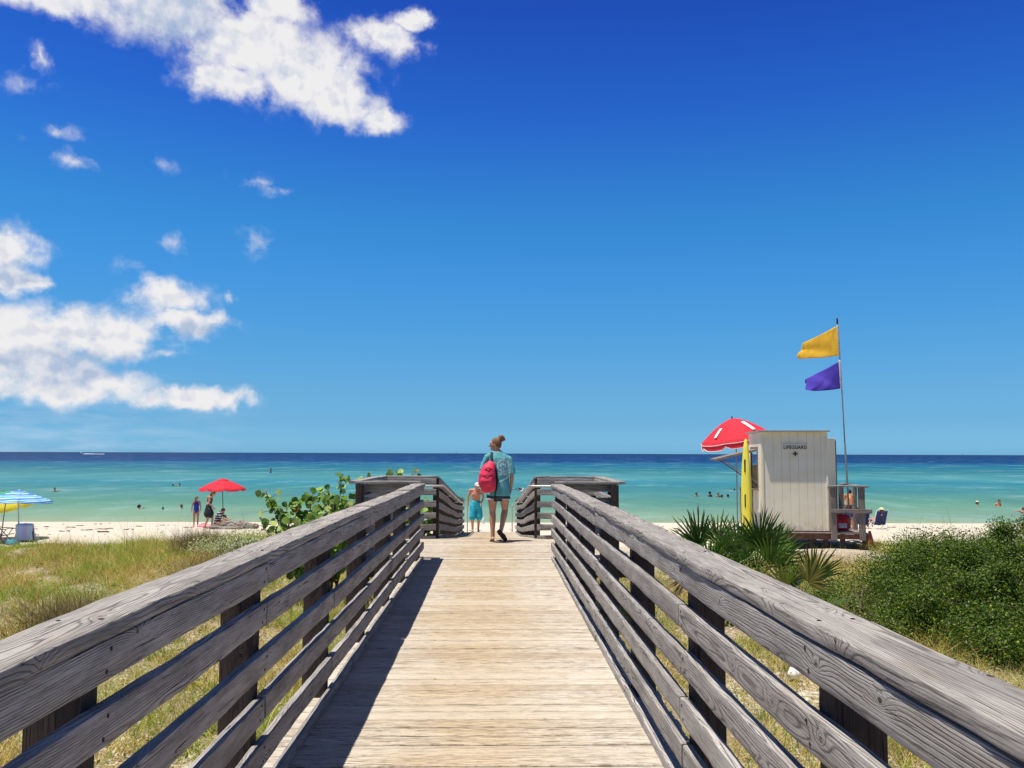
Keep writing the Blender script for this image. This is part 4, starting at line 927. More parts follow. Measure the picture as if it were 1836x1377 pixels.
# the hut's umbrella: red with white panel marks and white piped scallops
hu_b = hw(-.3, 3.9, -1.1); hub = at(1317, 797, hu_b.y); hub.x = at(1316, 797, hu_b.y).x
um = umbrella('umbrella', 'red umbrella with white marks and scalloped edge beside the hut', (at(1322, 930, hu_b.y).x, hu_b.y, -1.1), (at(1320, 787, hu_b.y).x, hu_b.y, at(1320, 787, hu_b.y).z), (-.20, -.05), 1.16, .66, .16, lambda i: red, M['pole'], 'red beach umbrellas', 8, M['white'], False, R(12))
hubp = Vector((at(1320, 787, hu_b.y).x, hu_b.y, at(1320, 787, hu_b.y).z))-Vector((at(1322, 930, hu_b.y).x, hu_b.y, -1.1))
qm = Vector((0, 0, 1)).rotation_difference(Vector((-.20, -.05, 1)).normalized()).to_matrix()
for (a_, s0, s1, wd_) in ((R(212), .50, .80, .08), (R(298), .36, .74, .11)):
    V = []; Fs = []
    for j in range(7):
        s = s0+(s1-s0)*j/6
        for k in range(4):
            t = (k/3-.5)*wd_/s*1.1; V.append(qm @ Vector((1.16*s*math.cos(a_+t)*.985, 1.16*s*math.sin(a_+t)*.985, .66*(1-s**1.5)+.012))+hubp)
    for j in range(6):
        for k in range(3): Fs.append((j*4+k, j*4+k+1, (j+1)*4+k+1, (j+1)*4+k))
    me = bpy.data.meshes.new('white_mark'); me.from_pydata(V, [], Fs); finish('white_mark', me, M['white'], um, True)
def gp(px, Y, dz=0):
    x = at(px, 940, Y).x; return Vector((x, Y, gz(x, Y)+dz))
b_ = gp(401, 40.0); h_ = at(399, 876, 40.0)
umbrella('umbrella', 'plain red vented umbrella planted near the waterline', b_, h_, (0, 0), 1.03, .42, .09, lambda i: red, plain('dark_green_pole', (.03, .10, .08), .5), 'red beach umbrellas', 8, None, True, R(22))
# blue striped
m_, g, b = newmat('blue_striped_canopy'); zz_ = g.sep(g.obj())[2]; o_ = g.obj()
st = g.m('FRACT', g.m('ADD', g.m('MULTIPLY', zz_, 9.5), g.m('MULTIPLY', g.noise(o_, 1.5, 2), .9)))
c = g.ramp(st, [(0, (.03, .17, .58)), (.34, (.05, .26, .70)), (.38, (.50, .78, .85)), (.50, (.62, .84, .90)), (.55, (.06, .30, .74)), (.80, (.10, .38, .80)), (.84, (.75, .85, .92)), (1, (.03, .15, .5))])
g.put(b.inputs['Base Color'], c); b.inputs['Roughness'].default_value = .7; bluem = m_
b_ = gp(37, 25.2); h_ = at(33, 898, 25.2)
umbrella('umbrella', 'blue striped umbrella on a white pole at the left edge', b_, h_, (.02, .04), .93, .26, .05, lambda i: bluem, M['white'], 'striped beach umbrellas', 10, None, True, R(9), pole_r=.022)
rb = [clothmat('rainbow_panel', c_, .4) for c_ in ((.85, .75, .08), (.85, .42, .05), (.60, .70, .06), (.08, .48, .24), (.10, .32, .66), (.75, .30, .30), (.55, .10, .45), (.85, .75, .08))]
b_ = gp(2, 27.6); h_ = at(2, 902, 27.6); h_.x = at(10, 902, 27.6).x
umbrella('umbrella', 'tilted rainbow panelled umbrella behind the blue striped one', b_, h_, (-.30, .12), 1.0, .36, .10, lambda i: rb[[4, 6, 0, 0, 5, 1, 2, 3][i]], M['pole'], 'striped beach umbrellas', 8, None, False, R(-40))

# ------------------------------------------------------------------ people
SK1 = plain('fair_skin', (.50, .27, .17), .5, .08, 20); SK2 = plain('tanned_skin', (.40, .19, .11), .5, .1, 20); SK3 = plain('sunburnt_skin', (.56, .23, .13), .5, .12, 20); SK4 = plain('brown_skin', (.20, .10, .06), .5, .1, 20)
HB = plain('brown_hair', (.14, .065, .03), .6, .4, 60, .5); HD = plain('dark_hair', (.015, .012, .012), .6, .3, 60, .3); HL = plain('light_brown_hair', (.19, .09, .042), .6, .45, 50, .5)
FX = plain('black_rubber', (.015, .013, .013), .7)
def hand(mb, wr, el, s=1., curl=.5, out=(0, -1, 0), side=1):
    wr, el = Vector(wr), Vector(el); d = (wr-el).normalized(); o = Vector(out); o = (o-d*o.dot(d)).normalized(); t = d.cross(o)*side
    pc_ = wr+d*.045*s
    mb.tube([wr, wr+d*.03*s, wr+d*.085*s], [(.026*s, .018*s), (.036*s, .017*s), (.038*s, .014*s)], 10, side=tuple(o))
    for k, (off, ln) in enumerate(((-.028, .068), (-.010, .078), (.009, .073), (.027, .058))):
        p0 = wr+d*.085*s+o*off*s; p1 = p0+(d*math.cos(curl*.6)+t*math.sin(curl*.6))*ln*.5*s; p2 = p1+(d*math.cos(curl*1.8)+t*math.sin(curl*1.8))*ln*.5*s
        mb.tube([p0, p1, p2], [.0095*s, .0085*s, .007*s], 6)
    p0 = wr+d*.03*s-o*.03*s; p1 = p0+(d*.7-o*.6)*.035*s; p2 = p1+(d*.95+t*.3)*.03*s
    mb.tube([p0, p1, p2], [.012*s, .0105*s, .009*s], 6)
def headmesh(mb, c, face, s=1., up=(0, 0, 1)):
    """head with brow, nose, mouth, chin and ears; face = direction looked at"""
    c = Vector(c); f = Vector(face).normalized(); u = Vector(up); u = (u-f*u.dot(f)).normalized(); r = f.cross(u)
    q = Matrix((r, f, u)).transposed()
    mb.ell(c, (.074*s, .094*s, .100*s), q, 16); L = lambda x, y, z: c+q @ Vector((x*s, y*s, z*s))
    mb.ell(L(0, .030, -.055), (.052*s, .058*s, .060*s), q, 12)       # jaw
    mb.ell(L(0, .070, -.088), (.024*s, .022*s, .020*s), q, 10)       # chin
    mb.tube([L(0, .088, .018), L(0, .107, -.018), L(0, .108, -.028)], [.008*s, .0125*s, .014*s], 8)
    mb.ell(L(0, .086, -.054), (.024*s, .014*s, .006*s), q, 8); mb.ell(L(0, .085, -.066), (.022*s, .013*s, .0065*s), q, 8)
    mb.tube([L(-.045, .074, .026), L(0, .090, .028), L(.045, .074, .026)], .0085*s, 6)
    for sx in (-1, 1): mb.ell(L(.075*sx, -.005, -.01), (.010*s, .018*s, .030*s), q, 8)
    return q, L
def body(J, skin, s=1., vox=.012, face=(0, -1, 0), handout=(0, -1, 0), headup=(0, 0, 1), parent=None, tors=1., legs=True, curl=.5, thin=1., neck_r=.050):
    """one continuous figure from a dict of joints"""
    mb = MB(); V_ = {k: Vector(v) for k, v in J.items()}; sd_ = V_['shR']-V_['shL']; sd_.normalize(); side = tuple(sd_)
    mb.tube([V_['pel'], V_['waist'], V_['chest'], V_['neck']-Vector((0, 0, .05*s))], [(.155*s*tors, .105*s*tors), (.128*s*tors, .092*s*tors), (.158*s*tors, .108*s*tors), (.085*s, .062*s)], 18, side=side)
    for a in ('L', 'R'): mb.tube([V_['neck']-Vector((0, 0, .045*s)), V_['sh'+a]], [(.05*s), (.052*s)], 10)
    hd = V_['head']; nk = V_['neck']
    mb.tube([nk-Vector((0, 0, .05*s)), nk.lerp(hd, .6)], [neck_r*1.1*s, neck_r*s], 12)
    q, L = headmesh(mb, hd, face, s, headup)
    for i, a in enumerate(('L', 'R')):
        sh, el, wr = V_['sh'+a], V_['el'+a], V_['wr'+a]
        mb.tube([sh, sh.lerp(el, .35), el, el.lerp(wr, .3), wr], [.050*s*thin, .046*s*thin, .036*s*thin, .038*s*thin, .025*s], 12)
        hand(mb, wr, el, s, curl, handout, 1 if i else -1)
        if legs:
            hp_, kn, an, to = V_['hip'+a], V_['kn'+a], V_['an'+a], V_['toe'+a]
            mb.tube([hp_, hp_.lerp(kn, .3), kn, kn.lerp(an, .28), kn.lerp(an, .6), an], [.092*s*thin, .084*s*thin, .054*s*thin, .058*s*thin, .044*s*thin, .035*s], 14)
            dt = (to-an); heel = an-Vector((dt.x, dt.y, 0)).normalized()*.035*s+Vector((0, 0, -.045*s)) if Vector((dt.x, dt.y, 0)).length > .03 else an
            mb.tube([heel, an.lerp(to, .45)+Vector((0, 0, -.012*s)), to], [.032*s, (.036*s), (.028*s)], 10)
    return mb.build('body', skin, parent, voxel=vox, it=5), q, L
def cloth(name, mb, mat, parent, vox=.014, it=6): return mb.build(name, mat, parent, voxel=vox, it=it)
def haircap(L, q, s, mat, parent, long=0, vox=.012, bun=None):
    mb = MB(); mb.ell(L(0, -.014, .018), (.084*s, .100*s, .100*s), q, 14)
    if long:
        mb.tube([L(0, -.07, .02), L(0, -.09, -.08), L(0, -.085, -long)], [(.075*s, .045*s), (.075*s, .035*s), (.05*s, .025*s)], 12)
    if bun: mb.ell(L(*bun[:3]), bun[3]*s, None, 10)
    mb2 = MB(); o = mb.build('hair', mat, parent, voxel=vox, it=3)
    return o
# --- the walker in front
gY = 14.45; gx = at(893, 970, gY).x; gzz = dz_(gY)
def K(zx, zy, y=0): return (((zx-560)/613), y, (1250-zy)/613)
girl = empty('person', (gx, gY, gzz), label='person walking away in teal T-shirt and shorts with a red backpack on one shoulder', cat='person')
Jg = dict(pel=K(568, 725, .0), waist=K(568, 600, .0), chest=K(565, 430, .01), neck=K(553, 285, .0), head=K(527, 222, .02),
          shL=(-.185, .02, 1.44), shR=(.185, -.01, 1.40), elL=(-.29, .03, 1.16), wrL=(-.20, .18, .98), elR=(.235, -.03, 1.13), wrR=(.225, .02, .93),
          hipL=K(500, 765), knL=K(500, 935, .04), anL=K(503, 1195, 0), toeL=(-.10, .15, .025),
          hipR=K(622, 765), knR=K(633, 920, .06), anR=K(590, 1128, -.16), toeR=(.135, -.10, .045))
girl.scale = (.963,)*3
bd, q, L = body(Jg, SK1, 1.0, .0085, face=(-1, .22, -.06), handout=(0, -1, 0), parent=girl, thin=1.02)
# hair pulled up into a bun
mb = MB(); mb.ell(L(0, -.020, .022), (.084, .096, .098), q, 16); mb.ell(L(.0, -.055, -.02), (.066, .055, .06), q, 12)
mb.tube([L(0, -.05, .045), L(0, -.085, .075)], [.06, .05], 10)
for (x_, y_, z_, r_) in ((0, -.110, .088, .058), (.022, -.150, .078, .032), (-.022, -.125, .125, .034), (.022, -.085, .128, .030), (-.02, -.150, .105, .028), (.03, -.12, .11, .03)): mb.ell(L(x_, y_, z_), r_, None, 10)
mb.build('hair', HL, girl, voxel=.008, it=2)
for sx in (-1, 1):
    m2 = MB(); m2.ell(L(.030*sx, .083, .008), (.012, .006, .007), q, 8); m2.build('eye', HD, girl, True)
# T-shirt
M['tee'], g, b = newmat('teal_shirt_cotton'); o_ = g.obj(); x_, y_, z_ = g.sep(o_)[:3]
base = g.mix(g.ss(g.noise(o_, 7, 4), .3, .7), (.085, .33, .34), (.12, .41, .42))
back = g.m('LESS_THAN', y_, -.02)
rd = g.v('LENGTH', g.comb(g.m('SUBTRACT', x_, .085), 0, g.m('SUBTRACT', z_, 1.305)))
nzf = g.noise(o_, 38, 3, .6); rg1 = g.m('MULTIPLY', g.ss(g.m('ABSOLUTE', g.m('SUBTRACT', rd, .098)), .012, .006), 1)
core = g.m('MULTIPLY', g.ss(rd, .085, .075), g.ss(nzf, .49, .56)); out_ = g.m('MULTIPLY', g.m('MULTIPLY', g.ss(rd, .15, .14), g.ss(rd, .108, .115)), g.ss(g.noise(o_, 55, 2), .54, .60))
lets = g.m('MULTIPLY', g.m('MULTIPLY', g.ss(g.m('ABSOLUTE', g.m('SUBTRACT', z_, 1.165)), .030, .024), g.ss(g.m('ABSOLUTE', g.m('SUBTRACT', x_, .09)), .115, .105)), g.ss(g.noise(g.comb(g.m('MULTIPLY', x_, 60), 0, g.m('MULTIPLY', z_, 28)), 1, 2), .47, .53))
swo = g.m('MULTIPLY', g.ss(g.m('ABSOLUTE', g.m('SUBTRACT', g.m('SUBTRACT', z_, 1.03), g.m('MULTIPLY', g.m('MULTIPLY', g.m('ADD', x_, .03), g.m('ADD', x_, .03)), 2.2))), .016, .008), g.m('MULTIPLY', g.ss(x_, .0, .03), g.ss(x_, .21, .18)))
mk = g.m('MULTIPLY', back, g.m('MAXIMUM', g.m('MAXIMUM', rg1, core), g.m('MAXIMUM', g.m('MULTIPLY', out_, .8), g.m('MAXIMUM', lets, swo))))
g.put(b.inputs['Base Color'], g.mix(g.m('MULTIPLY', mk, .85), base, (.62, .76, .76))); b.inputs['Roughness'].default_value = .85
g.put(b.inputs['Normal'], g.bump(g.noise(g.v('MULTIPLY', o_, (1, 1, .5)), 14, 3), .5, .03))
mb = MB(); mb.tube([K(560, 768), K(562, 700), K(566, 600), K(563, 470, .005), K(560, 370, .005), K(553, 300)], [(.215, .150), (.205, .145), (.178, .128), (.188, .128), (.178, .112), (.075, .06)], 20, side=(1, .0, -.05), caps=False)
mb.tube([(-.03, 0, 1.535), (-.19, .02, 1.445), (-.245, .02, 1.31), (-.275, .02, 1.22)], [.05, .068, .066, .066], 12, caps=False)
mb.tube([(.02, 0, 1.52), (.18, -.01, 1.41), (.222, -.02, 1.27), (.238, -.03, 1.16)], [.05, .068, .064, .063], 12, caps=False)
mb.build('shirt', M['tee'], girl, voxel=.010, it=5)
mb = MB(); mb.tube([(-.01, 0, .90), (.0, 0, .80)], [(.185, .125), (.195, .13)], 16, side=(1, 0, 0)); 
mb.tube([(-.10, 0, .80), (-.105, .005, .728)], [.098, .108], 14, caps=False); mb.tube([(.10, 0, .80), (.108, .005, .728)], [.098, .108], 14, caps=False)
so_ = mb.build('shorts', plain('dark_running_shorts', (.03, .05, .07), .7), girl, voxel=.010, it=2)
mb = MB()
for cx_ in (-.104, .107): mb.tube([(cx_, .005, .738), (cx_, .005, .722)], [.111, .113], 16, caps=False)
mb.build('trim', plain('white_piping', (.6, .68, .70), .7), so_, voxel=.007, it=1)
# flip-flops
def flipflop(parent, pts, w_, nrm):
    mb = MB(); mb.tube(pts, [(w_*.8, .010), (w_*.9, .010), (w_, .010), (w_*.7, .010)], 10, side=nrm); mb.build('flip_flop', FX, parent, True)
flipflop(girl, [(-.105, -.055, .006), (-.105, .03, .006), (-.105, .11, .006), (-.105, .18, .006)], .042, (1, 0, 0))
flipflop(girl, [(.0, -.232, .205), (.045, -.21, .15), (.095, -.165, .09), (.135, -.11, .022)], .044, (.75, .1, .55))
# backpack and its straps
M['bag'] = plain('red_backpack_nylon', (.72, .035, .085), .6, .18, 7, .5, .3, 0, 16)
bp = empty('backpack', (gx, gY, gzz), label='red backpack hanging by one black strap from the walker\'s left shoulder', cat='backpack')
bp.scale = (.963,)*3
mb = MB(); mb.tube([(-.165, -.21, .91), (-.195, -.235, 1.02), (-.19, -.23, 1.14), (-.165, -.21, 1.26), (-.125, -.19, 1.33)], [(.125, .07), (.155, .095), (.145, .095), (.12, .08), (.08, .055)], 18, side=(1, -.1, .18))
mb.build('bag', M['bag'], bp, voxel=.009, it=5)
mb = MB(); mb.tube([(-.20, -.315, .98), (-.205, -.325, 1.05), (-.20, -.315, 1.11)], [(.095, .025), (.105, .03), (.10, .02)], 14, side=(1, -.1, .15)); mb.build('front_pocket', M['bag'], bp, voxel=.008, it=3)
mb = MB(); mb.tube([(-.30, -.30, 1.135), (-.20, -.345, 1.125), (-.10, -.315, 1.15)], .006, 6); mb.tube([(-.26, -.27, 1.22), (-.18, -.315, 1.27), (-.08, -.27, 1.24)], .006, 6); mb.build('zip', FX, bp, True)
BS = plain('black_webbing', (.018, .02, .028), .8)
mb = MB(); mb.tube([(-.115, -.15, 1.33), (-.118, -.10, 1.42), (-.115, -.03, 1.535), (-.125, .06, 1.50), (-.15, .13, 1.38)], [(.024, .009)]*5, 10, side=(1, 0, 0)); mb.build('strap', BS, bp, True)
mb = MB(); mb.tube([(-.085, -.155, 1.33), (-.045, -.17, 1.20), (-.02, -.175, 1.05), (-.03, -.17, .93), (-.055, -.17, .82), (-.06, -.175, .70)], [(.03, .010), (.028, .010), (.02, .008), (.012, .006), (.010, .005), (.014, .008)], 8, side=(1, 0, 0)); mb.build('strap', BS, bp, True)
mb = MB(); mb.tube([(-.19, -.16, 1.29), (-.15, -.19, 1.37), (-.10, -.165, 1.335)], .009, 8); mb.build('handle', BS, bp, True)
# what the hand holds
bt = empty('sunglasses', (gx+.225, gY+.02, gzz+.83), label='white framed sunglasses dangling from the walker\'s right hand', cat='sunglasses')
GL = plain('dark_lens', (.05, .08, .09), .15, .1, 10, 0, .8)
mb = MB(); mb.tube([(-.03, 0, .02), (.06, .0, .035), (.10, 0, .03)], [.006, .006, .006], 6); mb.tube([(.07, .03, .045), (.16, .02, .06), (.205, .0, .045)], .005, 6); mb.build('temple', plain('blue_grey_plastic', (.12, .24, .27), .4), bt, True)
mb = MB(); mb.ell((.135, 0, .025), (.044, .012, .028), None, 12); mb.build('lens', GL, bt, True)
mb = MB(); mb.tube([(.10, -.01, .045), (.14, -.014, .0), (.185, -.01, .012), (.195, -.01, .045)], .012, 8); mb.build('frame', M['white'], bt, True)

# --- generic standing pose
def stand(H=1.7, **o):
    s = H/1.7
    J = dict(pel=(0, 0, .93), waist=(0, 0, 1.08), chest=(0, 0, 1.28), neck=(0, 0, 1.46), head=(0, -.01, 1.585), shL=(.17, 0, 1.40), shR=(-.17, 0, 1.40), elL=(.235, .01, 1.13), wrL=(.245, -.03, .89), elR=(-.235, .01, 1.13), wrR=(-.245, -.03, .89),
             hipL=(.09, 0, .88), knL=(.10, -.01, .49), anL=(.10, .01, .085), toeL=(.115, -.14, .03), hipR=(-.09, 0, .88), knR=(-.10, -.01, .49), anR=(-.10, .01, .085), toeR=(-.115, -.14, .03))
    J.update(o); return {k: tuple(c_*s for c_ in v) for k, v in J.items()}, s
# man coming up from the beach
mY = 29.9; mx = at(853, 950, mY).x; mz = gz(mx, mY)
man = empty('person', (mx, mY, mz), R(4), label='shirtless person in teal swim shorts and white cap walking up from the beach', cat='person')
J, s = stand(1.74, chest=(0, -.03, 1.28), neck=(.01, -.06, 1.45), head=(.03, -.12, 1.55), elR=(-.27, .06, 1.14), wrR=(-.27, .03, .89), elL=(.26, .02, 1.15), wrL=(.17, -.17, .97), knR=(-.12, -.10, .50), anR=(-.11, -.04, .09), toeR=(-.13, -.20, .05), knL=(.10, .0, .5), anL=(.09, .10, .10), toeL=(.10, -.04, .03), shL=(.185, -.02, 1.40), shR=(-.185, 0, 1.40))
bd, q, L = body(J, SK3, s, .012, face=(.1, -1, -.35), parent=man, tors=1.07, thin=.98)
for sx in (-1, 1):
    m2 = MB(); m2.ell(L(.030*sx, .083, .008), (.012, .006, .007), q, 8); m2.build('eye', HD, man, True)
mb = MB(); mb.ell(L(0, -.01, .045), (.086*s, .10*s, .07*s), q, 14); mb.tube([L(-.05, .08, .045), L(0, .12, .04), L(.05, .08, .045)], [(.02, .008)]*3, 8); cloth('cap', mb, plain('white_cap_cloth', (.72, .68, .62), .8), man, .01, 2)
mb = MB(); mb.tube([(0, 0, .98*s), (0, 0, .88*s)], [(.18, .13), (.185, .135)], 16, side=(1, 0, 0))
for sx, kx, ky in ((1, .105, .0), (-1, -.115, -.08)): mb.tube([(.095*sx, 0, .88*s), (kx*1.1, ky*.8, .50*s)], [.115, .125], 14)
m_, g, b = newmat('teal_patterned_swim_shorts'); o_ = g.obj(); g.put(b.inputs['Base Color'], g.mix(g.ss(g.noise(o_, 6, 3), .52, .56), (.01, .30, .38), (.02, .42, .52))); b.inputs['Roughness'].default_value = .8
mb.build('swim_shorts', m_, man, voxel=.013, it=3)
for (x_, y_) in ((-.118, -.06), (.10, .08)): flipflop(man, [(x_, y_+.06, .012), (x_, y_, .012), (x_, y_-.09, .012), (x_-.01, y_-.17, .012)], .05, (1, 0, 0))
cb = empty('drinks_cup', (mx+.27, mY-.20, mz+.36), label='small white cup swinging from a cord beside the walking man', cat='cup')
mb = MB(); mb.tube([(0, 0, -.02), (0, 0, .10), (0, 0, .15)], [.045, .055, .03], 12); mb.build('cup', plain('pale_cup_plastic', (.72, .80, .78), .3), cb, True)
mb = MB(); mb.tube([(0, 0, .15), (-.03, 0, .35), (-.08, .02, .56)], .004, 5); mb.build('cord', M['white'], cb)

# child in a sun hat and woman in black by the red umbrella
def hat(L, q, s, col, parent, br=.17, nm='sun_hat'):
    mb = MB(); mb.ell(L(0, -.005, .075), (.085*s, .10*s, .065*s), q, 14); mb.ell(L(0, 0, .055), (br*s, br*s, .012*s), q, 18); mb.build(nm, col, parent, voxel=.011*max(s, .8), it=2)
p = gp(351, 39.0); kid = empty('person', p, R(20), label='person in dark sun hat and blue swimsuit standing at the waterline', cat='person')
J, s = stand(1.34); bd, q, L = body(J, SK2, s, .013, face=(.4, -1, 0), parent=kid, tors=.95)
haircap(L, q, s, HB, kid, .16); hat(L, q, s, plain('brown_straw', (.12, .085, .07), .9), kid, .21)
mb = MB(); mb.tube([(0, 0, .88*s), (0, 0, .95*s), (0, 0, 1.1*s), (0, 0, 1.27*s), (0, -.01, 1.36*s)], [(.15*s, .115*s), (.162*s, .115*s), (.138*s, .10*s), (.155*s, .112*s), (.11*s, .08*s)], 16, side=(1, 0, 0)); mb.build('swimsuit', plain('blue_swimsuit', (.02, .03, .30), .6), kid, voxel=.013, it=3)
p = gp(373, 37.0); wom = empty('person', p, R(118), label='person in a black dress bending forward under the red umbrella', cat='person')
J, s = stand(1.62, chest=(0, -.06, 1.27), neck=(0, -.12, 1.44), head=(0, -.19, 1.55), elR=(-.22, .02, 1.13), wrR=(-.18, -.16, .95), elL=(.22, .02, 1.13), wrL=(.2, -.1, .92), knL=(.1, -.20, .52), anL=(.1, -.18, .09), toeL=(.1, -.32, .03), knR=(-.1, .02, .49), anR=(-.1, .16, .10), toeR=(-.11, .02, .03))
bd, q, L = body(J, SK1, s, .013, face=(0, -1, -.45), parent=wom); haircap(L, q, s, HB, wom, .17)
mb = MB(); mb.tube([(0, -.02, .66*s), (0, -.01, .80*s), (0, 0, .95*s), (0, -.02, 1.1*s), (0, -.055, 1.27*s)], [(.23*s, .22*s), (.20*s, .18*s), (.165*s, .125*s), (.138*s, .10*s), (.155*s, .118*s)], 18, side=(1, 0, 0)); mb.build('dress', plain('black_dress', (.018, .018, .025), .8), wom, voxel=.013, it=3)
# someone crouching in dark clothes beyond them
def seated_joints(H=1.7, rec=.35, z=.32):
    s = H/1.7; u = Vector((0, math.sin(rec), math.cos(rec)))
    def B(d, x=0): v = Vector((x, 0, z))+u*d; return (v.x/1, v.y, v.z)
    return dict(pel=B(0), waist=B(.15*s), chest=B(.35*s), neck=B(.53*s), head=(0, B(.64*s)[1]-.02, B(.65*s)[2]), shL=B(.47*s, .17*s), shR=B(.47*s, -.17*s), elL=(.26*s, B(.3)[1]-.08, z+.20*s), wrL=(.25*s, -.16*s, z+.22*s), elR=(-.26*s, B(.3)[1]-.08, z+.20*s), wrR=(-.25*s, -.16*s, z+.22*s),
                hipL=(.09*s, -.02, z), knL=(.11*s, -.42*s, z+.16*s), anL=(.11*s, -.74*s, .10), toeL=(.12*s, -.88*s, .13), hipR=(-.09*s, -.02, z), knR=(-.11*s, -.42*s, z+.16*s), anR=(-.11*s, -.74*s, .10), toeR=(-.12*s, -.88*s, .13)), s
p = gp(388, 38.6); cr_o = empty('person', p, R(80), label='person in dark top seated low on the sand in front of the red umbrella pole', cat='person')
J, s = seated_joints(1.6, .15, .14); J['chest'] = (0, -.10, .50); J['neck'] = (0, -.20, .66); J['head'] = (0, -.30, .74); J['shL'] = (.15, -.16, .60); J['shR'] = (-.15, -.16, .60); J['elL'] = (.22, -.34, .42); J['elR'] = (-.22, -.34, .42); J['wrL'] = (.16, -.52, .36); J['wrR'] = (-.16, -.52, .36)
bd, q, L = body(J, SK2, s, .014, face=(0, -1, -.5), parent=cr_o); haircap(L, q, s, HD, cr_o)
m_, g, b = newmat('dark_patterned_top'); g.put(b.inputs['Base Color'], g.mix(g.ss(g.m('SINE', g.m('MULTIPLY', g.sep(g.obj())[2], 60)), .55, .75), (.02, .02, .03), (.45, .42, .42))); b.inputs['Roughness'].default_value = .8
mb = MB(); mb.tube([(0, 0, .10), (0, -.04, .28), (0, -.10, .50), (0, -.18, .62)], [(.19, .14), (.17, .13), (.185, .135), (.12, .09)], 16, side=(1, 0, 0)); 
for sx in (-1, 1): mb.tube([(.15*sx, -.16, .60), (.22*sx, -.32, .44)], [.07, .06], 10)
mb.build('top', m_, cr_o, voxel=.014, it=3)
# rumpled beach gear
def heap(name, label, cat, base, size, mat, seed_, n=9, vox=.03, group=None):
    root_rng = random.Random(seed_); mb = MB(); sx, sy, sz = size
    mb.ell((0, 0, sz*.2), (sx*.5, sy*.5, sz*.45), None, 14)
    for i in range(n):
        a = root_rng.uniform(0, 6.28); r = root_rng.random()**.5*.42; mb.ell((math.cos(a)*r*sx, math.sin(a)*r*sy, sz*root_rng.uniform(.15, .55)), (sx*root_rng.uniform(.10, .24), sy*root_rng.uniform(.12, .25), sz*root_rng.uniform(.2, .42)), None, 8)
    o = mb.build(name, mat, None, voxel=vox, it=2, loc=base); return tag(o, label, cat, group)
hm, g, b = newmat('grey_brown_woven_cloth'); o_ = g.obj(); c = g.mix(g.ss(g.noise(o_, 9, 5, .7), .42, .58), (.10, .075, .06), (.36, .30, .25)); g.put(b.inputs['Base Color'], c); b.inputs['Roughness'].default_value = .9; g.put(b.inputs['Normal'], g.bump(g.noise(o_, 12, 5), 1, .05))
heap('blanket', 'large grey brown blanket heap to the right of the red umbrella pole', 'blanket', gp(432, 36.5), (1.5, .9, .42), hm, 3)
heap('blanket', 'smaller brown blanket heap at the foot of the red umbrella pole', 'blanket', gp(403, 36.0), (1.3, .7, .20), hm, 5)
heap('towel', 'pink towel on the sand behind the person in black', 'towel', gp(374, 38.9), (1.0, .7, .16), plain('pink_towel', (.75, .25, .27), .9), 6)
# beach things at the left edge
heap('bag', 'teal beach bag on the sand between the two left umbrellas', 'bag', gp(23, 26.3), (.33, .3, .26), plain('teal_bag_cloth', (.02, .22, .32), .8, .3, 9), 8, 6, .02)
heap('cooler_bag', 'black bag at the foot of the white umbrella pole', 'bag', gp(33, 24.7), (.26, .22, .16), plain('black_bag_cloth', (.03, .025, .03), .8, .3, 9), 9, 5, .015)
heap('bottle', 'small red bottle beside the towel draped chair', 'bottle', gp(35, 25.6, .12), (.07, .07, .24), plain('red_plastic', (.5, .04, .05), .4), 12, 2, .012)

# ------------------------------------------------------------------ beach chairs
def beach_chair(label, base, rz, fab, frame, towel=None, group='beach chairs on the sand'):
    root = empty('beach_chair', base, rz, label=label, cat='beach chair', group=group)
    mb = MB()       # fabric back and seat, faces -y
    V = [(-.26, -.28, .24), (.26, -.28, .24), (.26, -.02, .18), (-.26, -.02, .18)]; mb.bar((0, -.30, .25), (0, .0, .19), .50, .018, (1, 0, 0)) if False else None
    def slab(a, b_, w_, t):
        m = MB(); m.bar(a, b_, w_, t, (0, 0, 1)); return m
    slab((0, -.30, .25), (0, .04, .19), .50, .018).build('seat', fab, root)
    slab((0, .05, .20), (0, .30, .80), .50, .022).build('backrest', fab, root)
    for sx in (-1, 1):
        m = MB(); m.tube([(.28*sx, .02, .17), (.28*sx, .32, .84), (.22*sx, .325, .86)], .012, 6); m.tube([(.28*sx, -.34, .26), (.28*sx, .05, .18)], .012, 6); m.build('frame', frame, root, True)
        m = MB(); m.tube([(.29*sx, -.32, .42), (.29*sx, .0, .44), (.29*sx, .17, .50)], [(.028, .012)]*3, 8, side=(1, 0, 0)); m.build('armrest', frame, root, True)
        m = MB(); m.tube([(.29*sx, -.30, .42), (.29*sx, -.05, .02), (.29*sx, .22, .02)], .011, 6); m.build('leg', frame, root, True)
        m = MB(); m.tube([(.29*sx, .12, .48), (.29*sx, -.28, .02)], .011, 6); m.build('leg', frame, root, True)
    if towel:
        m = MB(); m.tube([(0, -.05, .30), (0, .10, .42), (0, .30, .86), (0, .40, .80), (0, .42, .30)], [(.30, .03), (.30, .03), (.27, .045), (.29, .03), (.31, .02)], 16, side=(1, 0, 0)); t_ = m.build('towel', towel, None, voxel=.02, it=3); tag(t_, 'pale lilac striped towel draped over the left beach chair', 'towel'); t_.location = base; t_.rotation_euler = (0, 0, rz); t_.scale = root.scale = (.8, .8, .82)
    return root
navy = plain('navy_chair_fabric', (.02, .035, .14), .8, .2, 20); grey = plain('grey_chair_fabric', (.10, .11, .12), .8); wf = plain('white_tube', (.75, .77, .80), .4)
